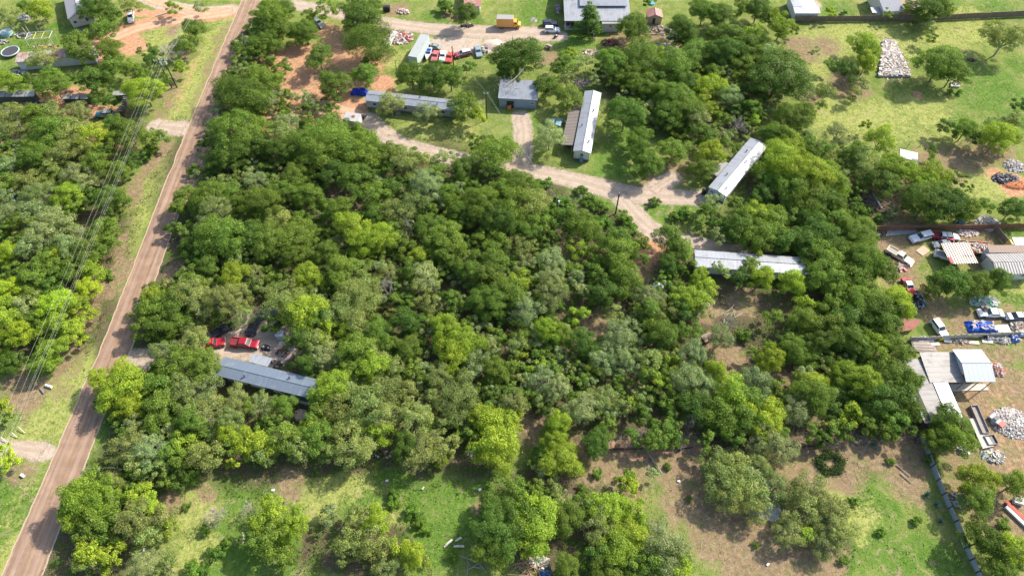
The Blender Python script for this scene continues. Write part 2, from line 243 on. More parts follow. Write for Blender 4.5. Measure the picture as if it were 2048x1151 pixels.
TREEDATA = '''1559,150,51d 1036,115,47d 469,266,44m 1880,128,43m 1612,347,40y 1901,563,36d 485,190,39d 740,86,39d 646,274,39m 1250,229,39d 443,470,39m 990,874,39y 1588,235,37m 1856,400,37m 1955,569,33m 2016,1100,37y 84,118,29o 104,167,36m 724,29,36m 1099,274,36g 987,309,36m 716,594,36o 917,795,36o 995,1059,36d 2012,76,40o 1556,320,35y 1615,392,35m 1762,537,35m 1888,408,35d 1789,605,35y 1794,801,35d 1527,838,35y 1618,985,35o 1607,1012,35o 1909,883,35m 1952,958,35y 1966,1078,35d 188,16,34d 287,182,34y 1268,57,34m 1281,115,34m 482,296,34d 646,306,34m 708,358,34d 539,483,34m 456,602,34o 360,727,34m 250,774,34y 568,602,34o 604,623,34y 599,682,34d 636,690,34o 985,602,34m 761,784,34o 735,810,34o 1104,586,34o 1164,818,34g 1448,828,34m 261,890,34o 162,992,34m 193,1033,34m 847,901,34o 552,1080,34m 1122,919,34y 1031,1033,34d 1078,1054,34y 1214,1018,34y 1323,1086,34g 1136,193,33m 1730,94,32y 1851,19,32d 1650,355,32y 1580,368,32m 1714,467,32m 1727,521,32m 1709,550,32m 1789,339,32y 1770,366,32d 1869,574,29d 1757,619,32d 1639,680,32d 1789,694,32m 1618,769,32y 1778,747,32m 1588,822,32g 1893,841,32m 1661,1017,32o 1671,1054,32o 1952,1001,32m 2008,1137,32m 23,229,31o 865,151,31d 927,214,31m 1365,60,31d 1347,128,31m 1347,193,31m 1365,216,31m 422,392,31m 430,426,31o 688,296,31m 729,306,31m 523,405,31m 852,371,31g 964,408,31m 995,436,31d 748,478,31y 860,457,31m 1026,405,31m 1362,504,31m 1347,301,31m 334,706,31o 323,815,31m 407,782,31o 464,841,31o 646,714,31g 813,641,31d 891,659,31y 927,685,31y 662,774,31y 834,841,31o 1052,620,31g 1323,669,31m 1469,782,31y 1391,808,31d 1490,836,31m 203,997,31m 146,1028,31m 271,1039,31o 308,1046,31o 292,1127,31g 695,872,31o 716,901,31o 995,914,31y 586,1049,31y 990,1018,31d 985,1099,31m 1198,1049,31o 1266,1073,31y 1235,1101,31y 1490,976,31o 1516,19,29d 1554,270,29m 1760,281,29y 1904,150,29m 1995,276,29y 1524,392,29d 1620,301,29m 1540,438,29m 1521,470,29m 1612,483,29d 1650,473,29d 1645,515,29m 1521,556,29y 1583,564,29y 1650,548,29m 1928,419,29m 1995,564,29m 1671,584,29m 1727,605,29m 1701,640,29d 1607,640,29m 1655,656,29m 1588,702,29m 1540,718,29y 1511,763,29g 1701,680,29d 1628,790,29m 1687,747,29y 1725,763,29y 1816,761,29m 1757,801,29d 1917,852,29m 1532,872,29g 1564,899,29g 1554,971,29o 1580,1065,29o 1650,1084,29o 1875,878,29m 2027,969,29m 156,89,29m 219,104,29m 16,167,29y 182,162,29d 68,235,29m 109,224,29o 156,227,29o 99,261,29m 258,263,29m 539,34,29m 609,63,29m 638,115,29d 669,169,29m 521,169,29m 823,151,29m 901,156,29m 781,208,29o 1407,23,29m 1440,31,29m 1453,73,29m 1448,104,29d 1388,109,29m 1224,125,29m 1334,229,29d 73,314,29m 156,350,29g 78,392,29o 136,389,29y 222,397,29m 104,442,29g 180,499,29m 448,324,29d 375,397,29m 506,468,29d 472,554,29y 560,303,29d 604,293,29m 667,345,29d 594,350,29m 813,324,29o 570,382,29m 620,392,29m 680,421,29m 599,468,29m 708,457,29y 896,478,29m 982,520,29m 617,554,29y 682,543,29m 943,543,29m 1039,371,29m 1060,402,29o 1162,447,29m 1250,436,18s 1235,507,29m 1104,522,29g 1248,554,29m 1339,478,29m 1295,332,29m 1422,306,29y 1407,340,29m 1485,447,29m 117,610,29y 39,669,29y 125,651,29y 104,706,29m 313,620,29m 334,646,29m 352,604,29m 378,586,29o 399,604,29o 391,680,29o 407,732,29m 208,763,29y 261,815,29y 365,776,29o 378,808,29o 417,826,29o 477,795,29o 383,844,29m 636,636,29m 711,646,29o 617,729,29d 711,701,29m 755,662,29m 818,696,29m 907,706,29y 995,737,29m 745,737,29y 878,753,29o 682,810,29o 771,834,29o 526,810,29o 995,836,29y 1016,586,29m 1297,594,29g 1383,596,29y 1167,685,29d 1235,672,29g 1203,716,29g 1235,706,29g 1386,706,29g 1086,758,29g 1375,758,29g 1407,768,29g 1026,808,29o 1120,849,29y 300,903,29g 407,914,29o 464,867,29y 274,997,29y 302,1013,29y 295,1075,29o 190,1101,29y 224,1114,29y 516,890,29y 565,877,29m 630,867,29m 761,867,29y 813,895,29d 552,1018,29y 722,1033,29o 735,1073,29o 750,1106,29o 792,1099,29y 828,1112,29y 774,1138,29o 1104,882,29y 1023,987,29m 1052,1007,29y 1060,1080,29y 1136,1033,29m 1193,1101,29d 1352,1101,29g 1308,1125,29m 1464,929,29o 1443,960,29o 1193,885,29d 208,60,27m 1674,270,27g 1647,400,27d 1580,296,27y 1628,451,27d 1567,483,27d 1674,505,27m 1735,325,27o 1711,309,27d 1867,350,27y 1666,614,27m 1768,646,27d 1752,688,27y 146,263,26o 182,274,26y 565,21,26m 534,86,26m 732,149,26m 516,203,26m 852,227,26g 573,248,26g 560,274,26o 667,255,26d 1016,146,26d 1482,130,26m 1417,172,26y 23,426,26g 65,426,26g 86,468,26g 203,462,26m 146,488,26g 16,507,26y 60,496,26g 73,556,26m 464,494,26m 391,559,26m 755,392,26m 823,408,26o 1011,384,26m 722,499,26y 656,504,26m 596,515,26m 875,496,26m 776,548,26o 847,551,26g 977,556,26m 1195,447,18s 1229,478,26m 1034,496,26o 1102,556,26g 1026,567,26y 1281,301,26m 1482,556,26d 16,581,26y 16,646,26y 308,594,26y 287,656,26m 245,742,26y 318,776,26m 682,620,26o 818,779,26o 568,810,26m 625,844,26y 1208,586,26d 1414,576,26y 1094,662,26y 1261,727,26g 1378,667,26m 1300,722,26o 1443,675,26g 1117,776,26g 1214,795,26o 1433,748,26y 1021,844,26y 1495,800,26m 274,932,26o 308,937,26o 360,890,26y 227,966,26o 177,1070,26m 177,1127,26o 511,1086,26m 599,895,26o 526,1049,26y 755,1039,26y 703,1078,26o 1261,1013,26y 1136,1132,26m 1208,1138,26m 1427,919,26o 1459,997,26o 1508,1018,26o 1500,945,26g 1180,31,25c 1562,56,24y 1535,107,24g 1733,126,24y 1693,142,24d 1885,16,24m 1535,358,24m 1671,414,24m 1511,430,24y 1671,441,24m 2024,419,24d 1602,747,24g 1829,828,24m 1703,833,24y 1661,817,24d 1789,841,24m 1516,926,24o 81,21,23y 386,60,23m 336,102,23b 198,188,23d 39,261,23o 229,250,23m 308,276,23m 65,292,23m 565,60,23m 933,29,23d 523,258,23m 716,266,23m 735,284,23m 1482,86,23m 1261,146,23m 1125,128,23m 1091,175,23m 1287,169,23m 1315,167,23d 1461,193,23g 1396,261,23m 1430,284,23m 1279,276,23m 1313,109,23y 104,330,23o 125,306,23o 162,296,23o 16,366,23m 55,361,23o 89,366,23o 193,327,23m 235,345,23m 44,447,23m 141,457,23g 94,530,23m 182,543,23y 146,535,23m 511,363,23g 464,392,23m 381,496,23d 404,507,23d 417,535,23m 508,551,23o 771,306,23m 847,327,23o 927,337,23m 560,442,23o 800,431,23o 891,389,23m 922,423,23m 808,496,23m 995,486,23m 714,541,23o 708,572,23o 1055,468,23m 1133,410,18s 1198,554,23m 1341,528,23d 1427,405,23g 1469,410,23m 1399,556,23y 1495,530,23m 16,612,23y 65,589,23m 156,612,23y 177,576,23y 13,685,23y 86,636,23m 146,669,23y 167,638,23y 91,672,23m 86,727,23m 16,729,23d 487,630,23o 281,784,23y 274,844,23g 503,815,23m 539,646,23d 701,664,23y 771,576,23b 839,583,23o 860,607,23o 781,737,23o 698,737,23m 826,740,23m 698,779,23o 547,847,23m 708,847,23o 865,795,23o 956,722,23g 891,841,23o 1240,578,23m 1295,623,23m 1365,620,23d 1125,672,23m 1047,669,23m 1031,696,23o 1016,729,23m 1245,815,23o 1300,753,23m 1339,802,23m 13,914,23y 180,955,23o 219,1065,23m 334,1135,23o 878,903,23y 578,1112,23m 693,1101,23o 1360,1127,23y 1352,874,23d 1931,260,23m 16,34,22o 1551,35,21y 1516,80,21m 1653,182,21o 2022,273,21y 2024,238,21o 1650,301,21m 1687,358,21g 1588,435,21m 1821,339,21g 1853,366,21y 1966,414,21m 1612,608,21y 1543,632,21m 1709,705,21d 1733,849,21m 1768,774,21d 1612,1073,21y 1529,1001,21g 224,29,21m 261,13,21o 222,128,21m 300,107,21d 373,89,21m 219,159,21d 261,138,21m 235,281,21m 516,57,21m 510,104,21m 652,16,21m 667,190,21d 539,208,21g 552,162,21m 508,146,21m 622,242,21m 977,289,21m 1370,86,21d 1485,16,21m 1511,63,21y 1425,146,21m 1167,122,21g 1375,167,21d 1396,237,21g 1477,250,21b 1503,216,21m 1016,289,21m 1323,146,21m 1511,167,21d 1511,112,21m 16,330,21g 261,322,21d 172,366,21g 146,421,21m 245,402,21m 16,397,21g 222,481,21m 203,504,21m 117,509,21y 112,556,21m 365,416,21m 417,462,21o 482,515,21o 360,572,21m 523,290,21d 776,340,21m 891,314,21o 878,343,21m 964,343,21d 985,348,21d 602,434,21m 781,418,21o 742,431,21d 781,462,21m 959,478,21m 839,515,21y 901,520,21m 583,575,21o 821,535,21m 852,572,21b 930,447,21m 516,436,21m 787,379,21d 1078,447,21m 1125,436,21m 1198,416,18s 1281,486,21m 1154,496,21y 1182,509,21m 1016,528,21m 1156,561,21g 1274,515,21m 1417,421,21m 1443,475,21g 1495,418,21d 1480,473,21m 1508,502,21y 1443,541,21o 52,607,21g 104,576,21m 13,810,21y 443,636,21m 659,659,21y 750,711,21o 901,599,21m 943,610,21m 977,685,21g 985,813,21m 956,834,21y 813,810,21o 646,823,21m 1331,625,21o 1407,617,21g 1227,625,21o 1154,628,21y 1076,737,21y 1326,766,21y 1214,849,21m 1284,828,21d 425,1031,21b 948,867,21m 852,1127,21o 531,908,21o 667,903,21m 1250,958,21y 1255,976,21y 1287,1039,21y 1313,880,21m 1414,880,21m 1167,1013,21m 1268,1132,21m 1016,1073,21m 1893,257,20d 1564,182,19d 1722,169,19o 1554,774,19m 1628,864,19m 52,16,18m 167,115,18d 313,125,18d 331,162,18m 57,159,18d 222,203,18d 287,149,18m 622,34,18m 703,44,18y 956,235,18y 891,16,18s 1407,206,18y 1427,229,18y 1448,242,18m 1453,281,18g 1490,182,18d 214,303,18d 297,306,18s 16,457,18m 34,535,18m 313,575,18m 563,564,18m 1373,429,18s 42,722,18d 617,594,18m 857,654,18g 943,755,18g 1156,581,18g 1341,727,18y 1386,836,18b 1349,841,18m 339,1057,18y 430,1104,18s 386,1138,18s 365,929,18m 826,1023,18s 1521,203,16m 1709,187,16o 1639,214,16o 1859,43,16g 1974,246,16o 2038,209,16d 1955,278,16d 1607,534,16m 1861,304,16m 1917,358,16m 2043,430,16m 1727,422,16s 1821,408,16m 1666,849,16m 1661,867,16m 2008,1049,16s 401,16,16o 360,136,16y 326,276,16g 344,16,16y 149,156,16m 607,83,16m 740,125,16m 938,136,16m 951,284,16m 875,229,16g 748,8,16m 735,47,16g 1391,130,16m 1133,156,16g 1146,107,16y 1258,172,16y 1511,242,16y 1193,159,16g 1292,216,16g 182,402,16d 224,426,16d 430,296,16m 412,366,16s 860,421,16m 813,447,16b 1091,366,16s 1177,400,16s 1469,296,16m 1427,442,16d 1104,416,16s 1261,457,16s 8,836,16m 305,669,16m 52,638,16m 310,737,16s 852,821,16d 1506,709,16m 1109,735,16m 1042,711,16y 1169,776,16s 1261,805,16y 1313,849,16m 1274,654,16g 1490,672,16s 464,924,16y 495,1020,16b 493,1073,16g 391,955,16s 407,1135,16s 787,987,16s 839,1041,16s 1281,867,16b 1859,72,15m 1167,981,14s 1661,128,13m 1730,249,13y 1663,24,13y 1757,438,13s 1859,918,13s 1300,5,13m 216,551,13s 386,345,13s 1162,382,13s 1349,434,13s 1308,405,13s 1078,371,13s 167,675,13s 1464,646,13b 412,1057,13s 456,1086,13s 787,1007,13s 849,1059,13s 904,1112,13s 1305,945,13g 1156,929,13s 1591,59,12m 1896,358,12s 573,128,12g 1195,947,12s 1628,104,11g 1776,27,11y 1810,21,11y 1834,1041,11s 1762,1062,11s 1709,1001,11s 1687,1119,11s 373,1013,10s 1939,379,9m 1781,923,9s 1687,27,8s 1901,183,8s 1511,1089,8s 1336,933,8s 1920,185,7s 1378,997,7s 1110,424,12s 1187,455,10s 1063,420,11s 1109,445,13s 1236,466,14s 1092,421,16s 1170,454,14s 1073,420,14s 1123,404,16s 1159,450,16s 1143,448,13s 1080,394,11s 1192,442,13s 1141,426,14s 1183,467,14s 1094,433,17s 1210,444,16s 1180,437,10s 1079,424,12s 396,688,26o 1210,868,22d 1265,872,20m 1425,868,20d 1470,872,22m 1330,862,22m 1560,868,20m 1640,872,20d 1690,862,22m 1770,868,22m 1810,858,22d 345,905,24m 395,915,20o 452,905,24m 520,905,24o 585,900,22m 660,905,24o 715,898,22m 900,892,22o'''

# ---------------------------------------------------------------- ground
def vnoise(x, y, sc, seed):
    """bilinear value noise"""
    r = np.random.default_rng(seed); T = r.random((257, 257)); u = x / sc + 500.3; v = y / sc + 500.7
    i = np.floor(u).astype(int); j = np.floor(v).astype(int); a = u - i; b = v - j; a = a * a * (3 - 2 * a); b = b * b * (3 - 2 * b)
    i %= 256; j %= 256
    return (T[i, j] * (1 - a) + T[i + 1, j] * a) * (1 - b) + (T[i, j + 1] * (1 - a) + T[i + 1, j + 1] * a) * b
def fbm(x, y, sc, seed, o=4):
    t = 0; w_ = 0
    for k in range(o): t = t + vnoise(x, y, sc / 2 ** k, seed + k) / 1.7 ** k; w_ += 1 / 1.7 ** k
    return t / w_

# zones: list of (kind, [(px,py),...], radius m, strength); a single point is a disc, more points a stroke
Z = []
def zone(kind, pts, r, s=1.0): Z.append((kind, [W(a, b) for a, b in pts], r, s))
DIRT, TAN, LUSH, DRY, LITTER, GRAV = range(6)
# orange soil
for p, r in (((255, 70), 4), ((275, 88), 3.5), ((600, 200), 7), ((650, 190), 6), ((700, 215), 5), ((590, 235), 5), ((635, 225), 5), ((770, 168), 4), ((700, 175), 5), ((560, 130), 4), ((690, 120), 3.5),
             ((2030, 368), 4), ((1990, 345), 2), ((20, 300), 5), ((25, 345), 4), ((1840, 190), 1.5)): zone(DIRT, [p], r)
zone(DIRT, [(428, 250), (408, 300), (380, 370)], 1.8); zone(DIRT, [(470, 22), (380, 34), (290, 50), (230, 68)], 3.2); zone(DIRT, [(205, 75), (190, 115)], 3)
zone(DIRT, [(265, 22), (380, 30)], 2); zone(DIRT, [(560, 215), (520, 235)], 3, .8); zone(DIRT, [(540, 115), (620, 130), (720, 120)], 4, .55); zone(DIRT, [(630, 95), (700, 70)], 5, .5)
zone(DIRT, [(180, 182), (60, 200), (240, 225)], 3, .8); zone(DIRT, [(620, 60), (690, 50)], 4, .5)
zone(DIRT, [(395, 120), (350, 200)], 2.2, .5); zone(DIRT, [(1300, 520), (1310, 480)], 3, .8)
zone(DIRT, [(180, 260), (215, 300)], 4, .6)
zone(DIRT, [(560, 120), (640, 105), (740, 130)], 6, .8); zone(DIRT, [(600, 150), (600, 200), (560, 250)], 6, .85); zone(DIRT, [(660, 60), (700, 95)], 5, .7); zone(DIRT, [(230, 60), (270, 95)], 3.5, .9)
# tan soil
for p, r in (((1990, 770), 8), ((2000, 860), 10), ((1960, 930), 7), ((2030, 920), 8), ((1930, 800), 4), ((1990, 1010), 8), ((2040, 1060), 8), ((2000, 830), 8), ((2040, 780), 5),
             ((1790, 500), 7), ((1800, 550), 5), ((1950, 500), 6), ((1760, 470), 4), ((1200, 920), 6), ((1260, 925), 6), ((1320, 915), 6), ((1370, 925), 6), ((1400, 1000), 7), ((1440, 1040), 6), ((1480, 1060), 6),
             ((1380, 960), 4), ((1350, 940), 5), ((1430, 1080), 5), ((1480, 1120), 6), ((1530, 1130), 7), ((1600, 940), 6), ((1660, 900), 6), ((1750, 905), 5), ((1810, 900), 4), ((1700, 960), 4), ((1820, 960), 4),
             ((1560, 1090), 7), ((1640, 1130), 5), ((590, 965), 2.5), ((420, 975), 2.5), ((340, 1010), 3), ((960, 1000), 2.5),
             ((1190, 650), 4), ((1230, 620), 3), ((1440, 700), 4), ((1470, 740), 3.5), ((1470, 720), 3), ((1420, 620), 4), ((1490, 605), 4), ((1040, 840), 3), ((1080, 860), 3), ((690, 380), 4), ((1560, 760), 3),
             ((1350, 345), 4), ((1310, 365), 4), ((1380, 330), 3), ((350, 60), 3), ((1310, 60), 5), ((1290, 80), 5), ((1340, 100), 5), ((1400, 100), 4), ((1240, 80), 4), ((1600, 100), 6), ((1650, 90), 5),
             ((1880, 330), 8), ((1990, 300), 6), ((1940, 320), 6), ((1760, 395), 4), ((1840, 390), 3), ((700, 90), 4), ((640, 150), 5), ((590, 110), 4), ((760, 110), 4), ((1700, 170), 6), ((1620, 190), 4), ((560, 620), 3), ((900, 30), 3), ((790, 20), 4), ((1800, 140), 3),
             ((60, 790), 4), ((30, 770), 3), ((245, 540), 4), ((230, 570), 3), ((1100, 110), 3), ((1080, 120), 3), ((350, 545), 3), ((30, 950), 2.5), ((1250, 965), 4), ((2000, 60), 2)): zone(TAN, [p], r)
zone(TAN, [(380, 90), (350, 170), (330, 210), (320, 240)], 2.4, .7); zone(TAN, [(330, 290), (290, 350), (265, 400)], 2.4, .9); zone(TAN, [(245, 470), (230, 520), (190, 600), (160, 660), (130, 720), (110, 760)], 1.7, .8)
zone(TAN, [(90, 790), (60, 830)], 2, .6); zone(TAN, [(1720, 440), (1780, 450), (1830, 445)], 2); zone(TAN, [(1800, 440), (1805, 400), (1830, 360)], 1.8, .8)
zone(TAN, [(1320, 1020), (1360, 1090)], 2, .6); zone(TAN, [(1160, 908), (1500, 908), (1840, 905)], 2, .9); zone(DIRT, [(1990, 800), (2030, 900)], 8, .42); zone(DIRT, [(1170, 903), (1400, 903)], 1.3, .7); zone(TAN, [(1290, 480), (1300, 520), (1290, 560)], 3, .7)
zone(TAN, [(120, 1), (100, 60)], 0.1, .1)
zone(TAN, [(1850, 600), (1900, 640), (2040, 645)], 5, .85); zone(TAN, [(1860, 700), (2030, 700)], 2.5, .8); zone(TAN, [(1960, 470), (1960, 500)], 5, .9); zone(TAN, [(455, 45), (425, 120), (380, 220)], 1.6, .7); zone(TAN, [(180, 640), (120, 790)], 2.4, .6)
# lush green
for p, r in (((1990, 160), 8), ((2030, 200), 8), ((1960, 200), 6), ((1930, 250), 5), ((2040, 130), 4), ((1180, 200), 6), ((1220, 330), 6), ((1260, 310), 5), ((1240, 280), 6), ((1200, 345), 3), ((1330, 412), 5), ((1385, 425), 5), ((1300, 330), 4), ((640, 980), 5), ((720, 1000), 4), ((480, 990), 4),
             ((1070, 30), 6), ((1080, 10), 5), ((1110, 25), 4), ((900, 40), 5), ((870, 35), 5), ((950, 40), 4), ((1150, 80), 6), ((1120, 90), 4), ((80, 95), 6), ((30, 95), 5), ((110, 60), 4), ((30, 140), 4),
             ((680, 935), 6), ((560, 935), 5), ((450, 935), 4), ((1000, 950), 4), ((770, 940), 6), ((820, 930), 6), ((900, 960), 6), ((720, 930), 5), ((950, 950), 6), ((600, 930), 6), ((500, 930), 5), ((800, 1010), 5), ((830, 1040), 4), ((900, 1060), 5), ((930, 1010), 4), ((860, 1110), 5),
             ((480, 1110), 6), ((560, 1130), 6), ((420, 1080), 5), ((1760, 1090), 5), ((1810, 1130), 4), ((1850, 1100), 3), ((1750, 1010), 4), ((1740, 950), 3), ((1720, 930), 3), ((1690, 1110), 3), ((1620, 1120), 3),
             ((1880, 1110), 4), ((1190, 955), 2.5), ((1160, 990), 3), ((20, 1050), 6), ((10, 980), 4), ((60, 1000), 3), ((1470, 1130), 2), ((1230, 1080), 2), ((60, 840), 3), ((280, 700), 2.5), ((290, 690), 2), ((1420, 970), 2),
             ((380, 390), 3), ((370, 430), 3), ((395, 340), 3), ((345, 500), 3), ((200, 860), 3), ((215, 900), 3), ((175, 930), 3), ((110, 1100), 4), ((130, 1050), 3), ((1050, 250), 4), ((930, 250), 3),
             ((1130, 120), 4), ((1670, 20), 6), ((1900, 15), 6), ((1990, 15), 6), ((1560, 640), 4), ((1500, 670), 4), ((1700, 260), 3), ((1430, 600), 2.5), ((1950, 690), 4), ((2000, 705), 4), ((2030, 590), 3), ((2030, 470), 3)): zone(LUSH, [p], r)
zone(LUSH, [(1095, 400), (1180, 420), (1260, 450)], 5); zone(LUSH, [(450, 40), (400, 150), (370, 220)], 1.8, .5); zone(LUSH, [(1960, 180), (2048, 240)], 7); zone(LUSH, [(300, 420), (240, 560), (190, 660)], 2.2, .55)
# dry yellow grass
for p, r in (((1640, 90), 9), ((1700, 70), 9), ((1760, 50), 8), ((1620, 150), 8), ((1680, 230), 10), ((1760, 240), 9), ((1850, 220), 8), ((1800, 90), 7), ((1890, 80), 8), ((1950, 60), 7), ((1930, 30), 5), ((340, 70), 8), ((310, 90), 6),
             ((1880, 300), 8), ((1960, 360), 8), ((1900, 400), 6), ((1800, 470), 8), ((800, 120), 5), ((780, 110), 5), ((860, 270), 8), ((920, 265), 6), ((150, 750), 7), ((120, 830), 7), ((60, 870), 4), ((700, 970), 4),
             ((380, 1010), 5), ((1700, 1030), 5), ((1640, 970), 6), ((640, 990), 5), ((730, 110), 5), ((590, 70), 4), ((1780, 540), 6), ((2030, 560), 5), ((1940, 740), 4), ((240, 620), 3), ((30, 1100), 5), ((750, 1080), 6), ((400, 1090), 4)): zone(DRY, [p], r, .9)
zone(DRY, [(460, 40), (400, 150), (360, 230)], 5, .8); zone(DRY, [(340, 290), (250, 480), (180, 640), (130, 760), (80, 860)], 3.5, .8); zone(DRY, [(60, 960), (0, 1110)], 2.5, .5)
# leaf litter under the wood
for pts, r in (([(450, 300), (450, 420), (420, 560)], 14), ([(540, 300), (560, 500), (640, 640)], 16), ([(700, 360), (720, 520), (760, 700)], 16), ([(860, 380), (900, 560), (920, 760)], 16), ([(1020, 420), (1060, 600), (1060, 740)], 15),
               ([(1180, 500), (1220, 620), (1240, 800)], 13), ([(1400, 560), (1420, 700), (1400, 820)], 12), ([(1560, 480), (1620, 640), (1660, 800)], 14), ([(300, 640), (330, 800), (560, 860)], 10), ([(640, 780), (900, 850)], 9), ([(1150, 830), (1500, 850), (1800, 860)], 7), ([(1170, 872), (1500, 868), (1830, 862)], 4), ([(340, 900), (600, 905), (950, 900)], 4),
               ([(60, 350), (120, 450), (100, 620)], 14), ([(100, 240), (220, 260)], 8), ([(300, 880), (260, 960), (180, 1090)], 8), ([(480, 220), (500, 130)], 9), ([(1300, 180), (1400, 220), (1480, 140)], 13), ([(1560, 340), (1640, 420)], 11), ([(1700, 360), (1760, 400)], 6),
               ([(1100, 1020), (1200, 1100)], 9), ([(1500, 1000), (1600, 1060)], 7), ([(640, 1090), (780, 1100)], 4)): zone(LITTER, pts, r)
# pale gravel
GR = [[(575, 8), (640, 18), (700, 32), (760, 44), (860, 58), (960, 64), (1065, 68), (1120, 72)], [(735, 238), (765, 265), (800, 288), (860, 305), (950, 325), (1020, 337), (1080, 346), (1140, 358), (1200, 374), (1260, 390), (1320, 392), (1400, 396)],
      [(1041, 232), (1048, 265), (1045, 300), (1040, 332)], [(1235, 385), (1262, 418), (1290, 450), (1320, 468), (1370, 485), (1440, 500), (1480, 504)], [(225, 722), (268, 718), (320, 716), (400, 700), (470, 690), (560, 670)], [(373, 258), (345, 256), (312, 252)],
      [(92, 905), (60, 898), (0, 893)], [(1345, 355), (1300, 385)], [(460, 20), (400, 24), (330, 10), (290, -4)]]
for gi_, g in enumerate(GR): zone(GRAV, g, 2.4 if gi_ != 6 else 1.6, .9)
for p, r in (((500, 670), 6), ((440, 690), 4), ((560, 700), 3), ((880, 95), 5), ((930, 85), 5), ((1000, 75), 5), ((990, 95), 3), ((1160, 215), 2), ((1620, 8), 3), ((1160, 390), 0.5)): zone(GRAV, [p], r, .9)

xs = np.unique(np.concatenate([np.linspace(-3000, -190, 14), np.arange(-190, 190.1, .6), np.linspace(190, 3000, 14)]))
ys = np.unique(np.concatenate([np.linspace(-3000, 5, 14), np.arange(5, 250.1, .6), np.linspace(250, 5000, 18)]))
GX, GY = np.meshgrid(xs, ys, indexing='ij'); gx = GX.ravel(); gy = GY.ravel()
wob = (fbm(gx, gy, 5, 11) - .5) * 5.0; wob2 = (fbm(gx, gy, 5, 31) - .5) * 5.0
zx = gx + wob; zy = gy + wob2
ZW = np.zeros((6, len(gx)))
def seg_d(px, py, a, b):
    dx, dy = b.x - a.x, b.y - a.y; L2 = dx * dx + dy * dy + 1e-9
    t = np.clip(((px - a.x) * dx + (py - a.y) * dy) / L2, 0, 1); return np.hypot(px - a.x - t * dx, py - a.y - t * dy)
for kind, P, r, s in Z:
    x0 = min(p.x for p in P) - r * 1.6 - 4; x1 = max(p.x for p in P) + r * 1.6 + 4; y0 = min(p.y for p in P) - r * 1.6 - 4; y1 = max(p.y for p in P) + r * 1.6 + 4
    m = np.where((gx > x0) & (gx < x1) & (gy > y0) & (gy < y1))[0]
    if kind == GRAV: ax, ay = gx[m] + wob[m] * .25, gy[m] + wob2[m] * .25
    else: ax, ay = zx[m], zy[m]
    d = np.full(len(m), 1e9)
    if len(P) == 1: d = np.hypot(ax - P[0].x, ay - P[0].y)
    for a, b in zip(P, P[1:]): d = np.minimum(d, seg_d(ax, ay, a, b))
    ZW[kind, m] = np.maximum(ZW[kind, m], s * {LUSH: .78, TAN: .80, DRY: .85, DIRT: .9}.get(kind, 1) * np.clip(1.5 - d / r, 0, 1) ** .9)
gz = (fbm(gx, gy, 14, 55) - .5) * .25 * np.clip(1 - ZW[GRAV] * 2, 0, 1)
near_road = (gx > -97) & (gx < -72); gz[near_road] *= 0.0
gz = np.minimum(gz, 0.0) * .6
nx, ny = len(xs), len(ys)
idx = np.arange(nx * ny).reshape(nx, ny)
F = np.stack([idx[:-1, :-1], idx[1:, :-1], idx[1:, 1:], idx[:-1, 1:]], -1).reshape(-1, 4)

b = NB("ground"); v = b.coord("Object")
za = b.n("ShaderNodeAttribute", attribute_name="zone_a"); zb = b.n("ShaderNodeAttribute", attribute_name="zone_b")
sa = b.n("ShaderNodeSeparateColor"); b.t.links.new(za.outputs[0], sa.inputs[0]); sb = b.n("ShaderNodeSeparateColor"); b.t.links.new(zb.outputs[0], sb.inputs[0])
n1 = b.noise(v, .35, 6, .62, .4); n2 = b.noise(v, 1.3, 6, .68, .5); n3 = b.noise(v, 5.5, 5, .7); n4 = b.noise(v, .09, 3, .5)
nmix = b.math('ADD', b.math('ADD', b.math('MULTIPLY', n1, .34), b.math('MULTIPLY', n2, .40)), b.math('MULTIPLY', n3, .26))
def thr(w_, amp=.9, lo=.38, hi=.62, nn=None):
    q = b.math('ADD', w_, b.math('MULTIPLY', b.math('SUBTRACT', nmix, .5), amp * 2.1)); return b.smooth(q, lo - .06, hi + .08)
grass = b.ramp(n1, [(.3, (.12, .19, .034)), (.5, (.20, .262, .058)), (.68, (.29, .315, .095))])
grass = b.mix(b.smooth(n3, .42, .66), grass, (.075, .105, .022)); n5 = b.noise(v, .9, 5, .75, .8)
grass = b.mix(b.math('MULTIPLY', b.smooth(n5, .52, .66), .7), grass, (.29, .245, .12))
dry = b.ramp(n2, [(.28, (.18, .235, .045)), (.48, (.30, .335, .085)), (.7, (.42, .38, .16))])
dry = b.mix(b.math('MULTIPLY', b.smooth(n3, .46, .68), .6), dry, (.14, .15, .045)); dry = b.mix(b.math('MULTIPLY', b.smooth(n5, .48, .62), .7), dry, (.13, .17, .04))
lush = b.ramp(n2, [(.3, (.06, .125, .018)), (.55, (.115, .205, .030)), (.75, (.20, .275, .055))])
lush = b.mix(b.math('MULTIPLY', b.smooth(n3, .48, .7), .7), lush, (.05, .09, .015)); lush = b.mix(b.math('MULTIPLY', b.smooth(n5, .52, .66), .75), lush, (.20, .20, .085))
litter = b.ramp(n3, [(.3, (.045, .035, .022)), (.5, (.11, .082, .052)), (.7, (.24, .18, .13))])
litter = b.mix(b.smooth(b.math('ADD', b.math('MULTIPLY', n2, .5), b.math('MULTIPLY', n1, .5)), .47, .56), litter, (.07, .11, .022))
tan = b.ramp(n2, [(.28, (.145, .100, .060)), (.5, (.265, .185, .112)), (.75, (.40, .30, .195))])
tan = b.mix(b.math('MULTIPLY', b.smooth(n3, .5, .68), .55), tan, (.19, .15, .085))
tan = b.mix(b.math('MULTIPLY', b.smooth(b.noise(v, 2.6, 4, .7), .53, .64), .85), tan, (.10, .13, .035))
dirt = b.ramp(n2, [(.28, (.30, .155, .085)), (.5, (.45, .245, .140)), (.75, (.56, .37, .245))])
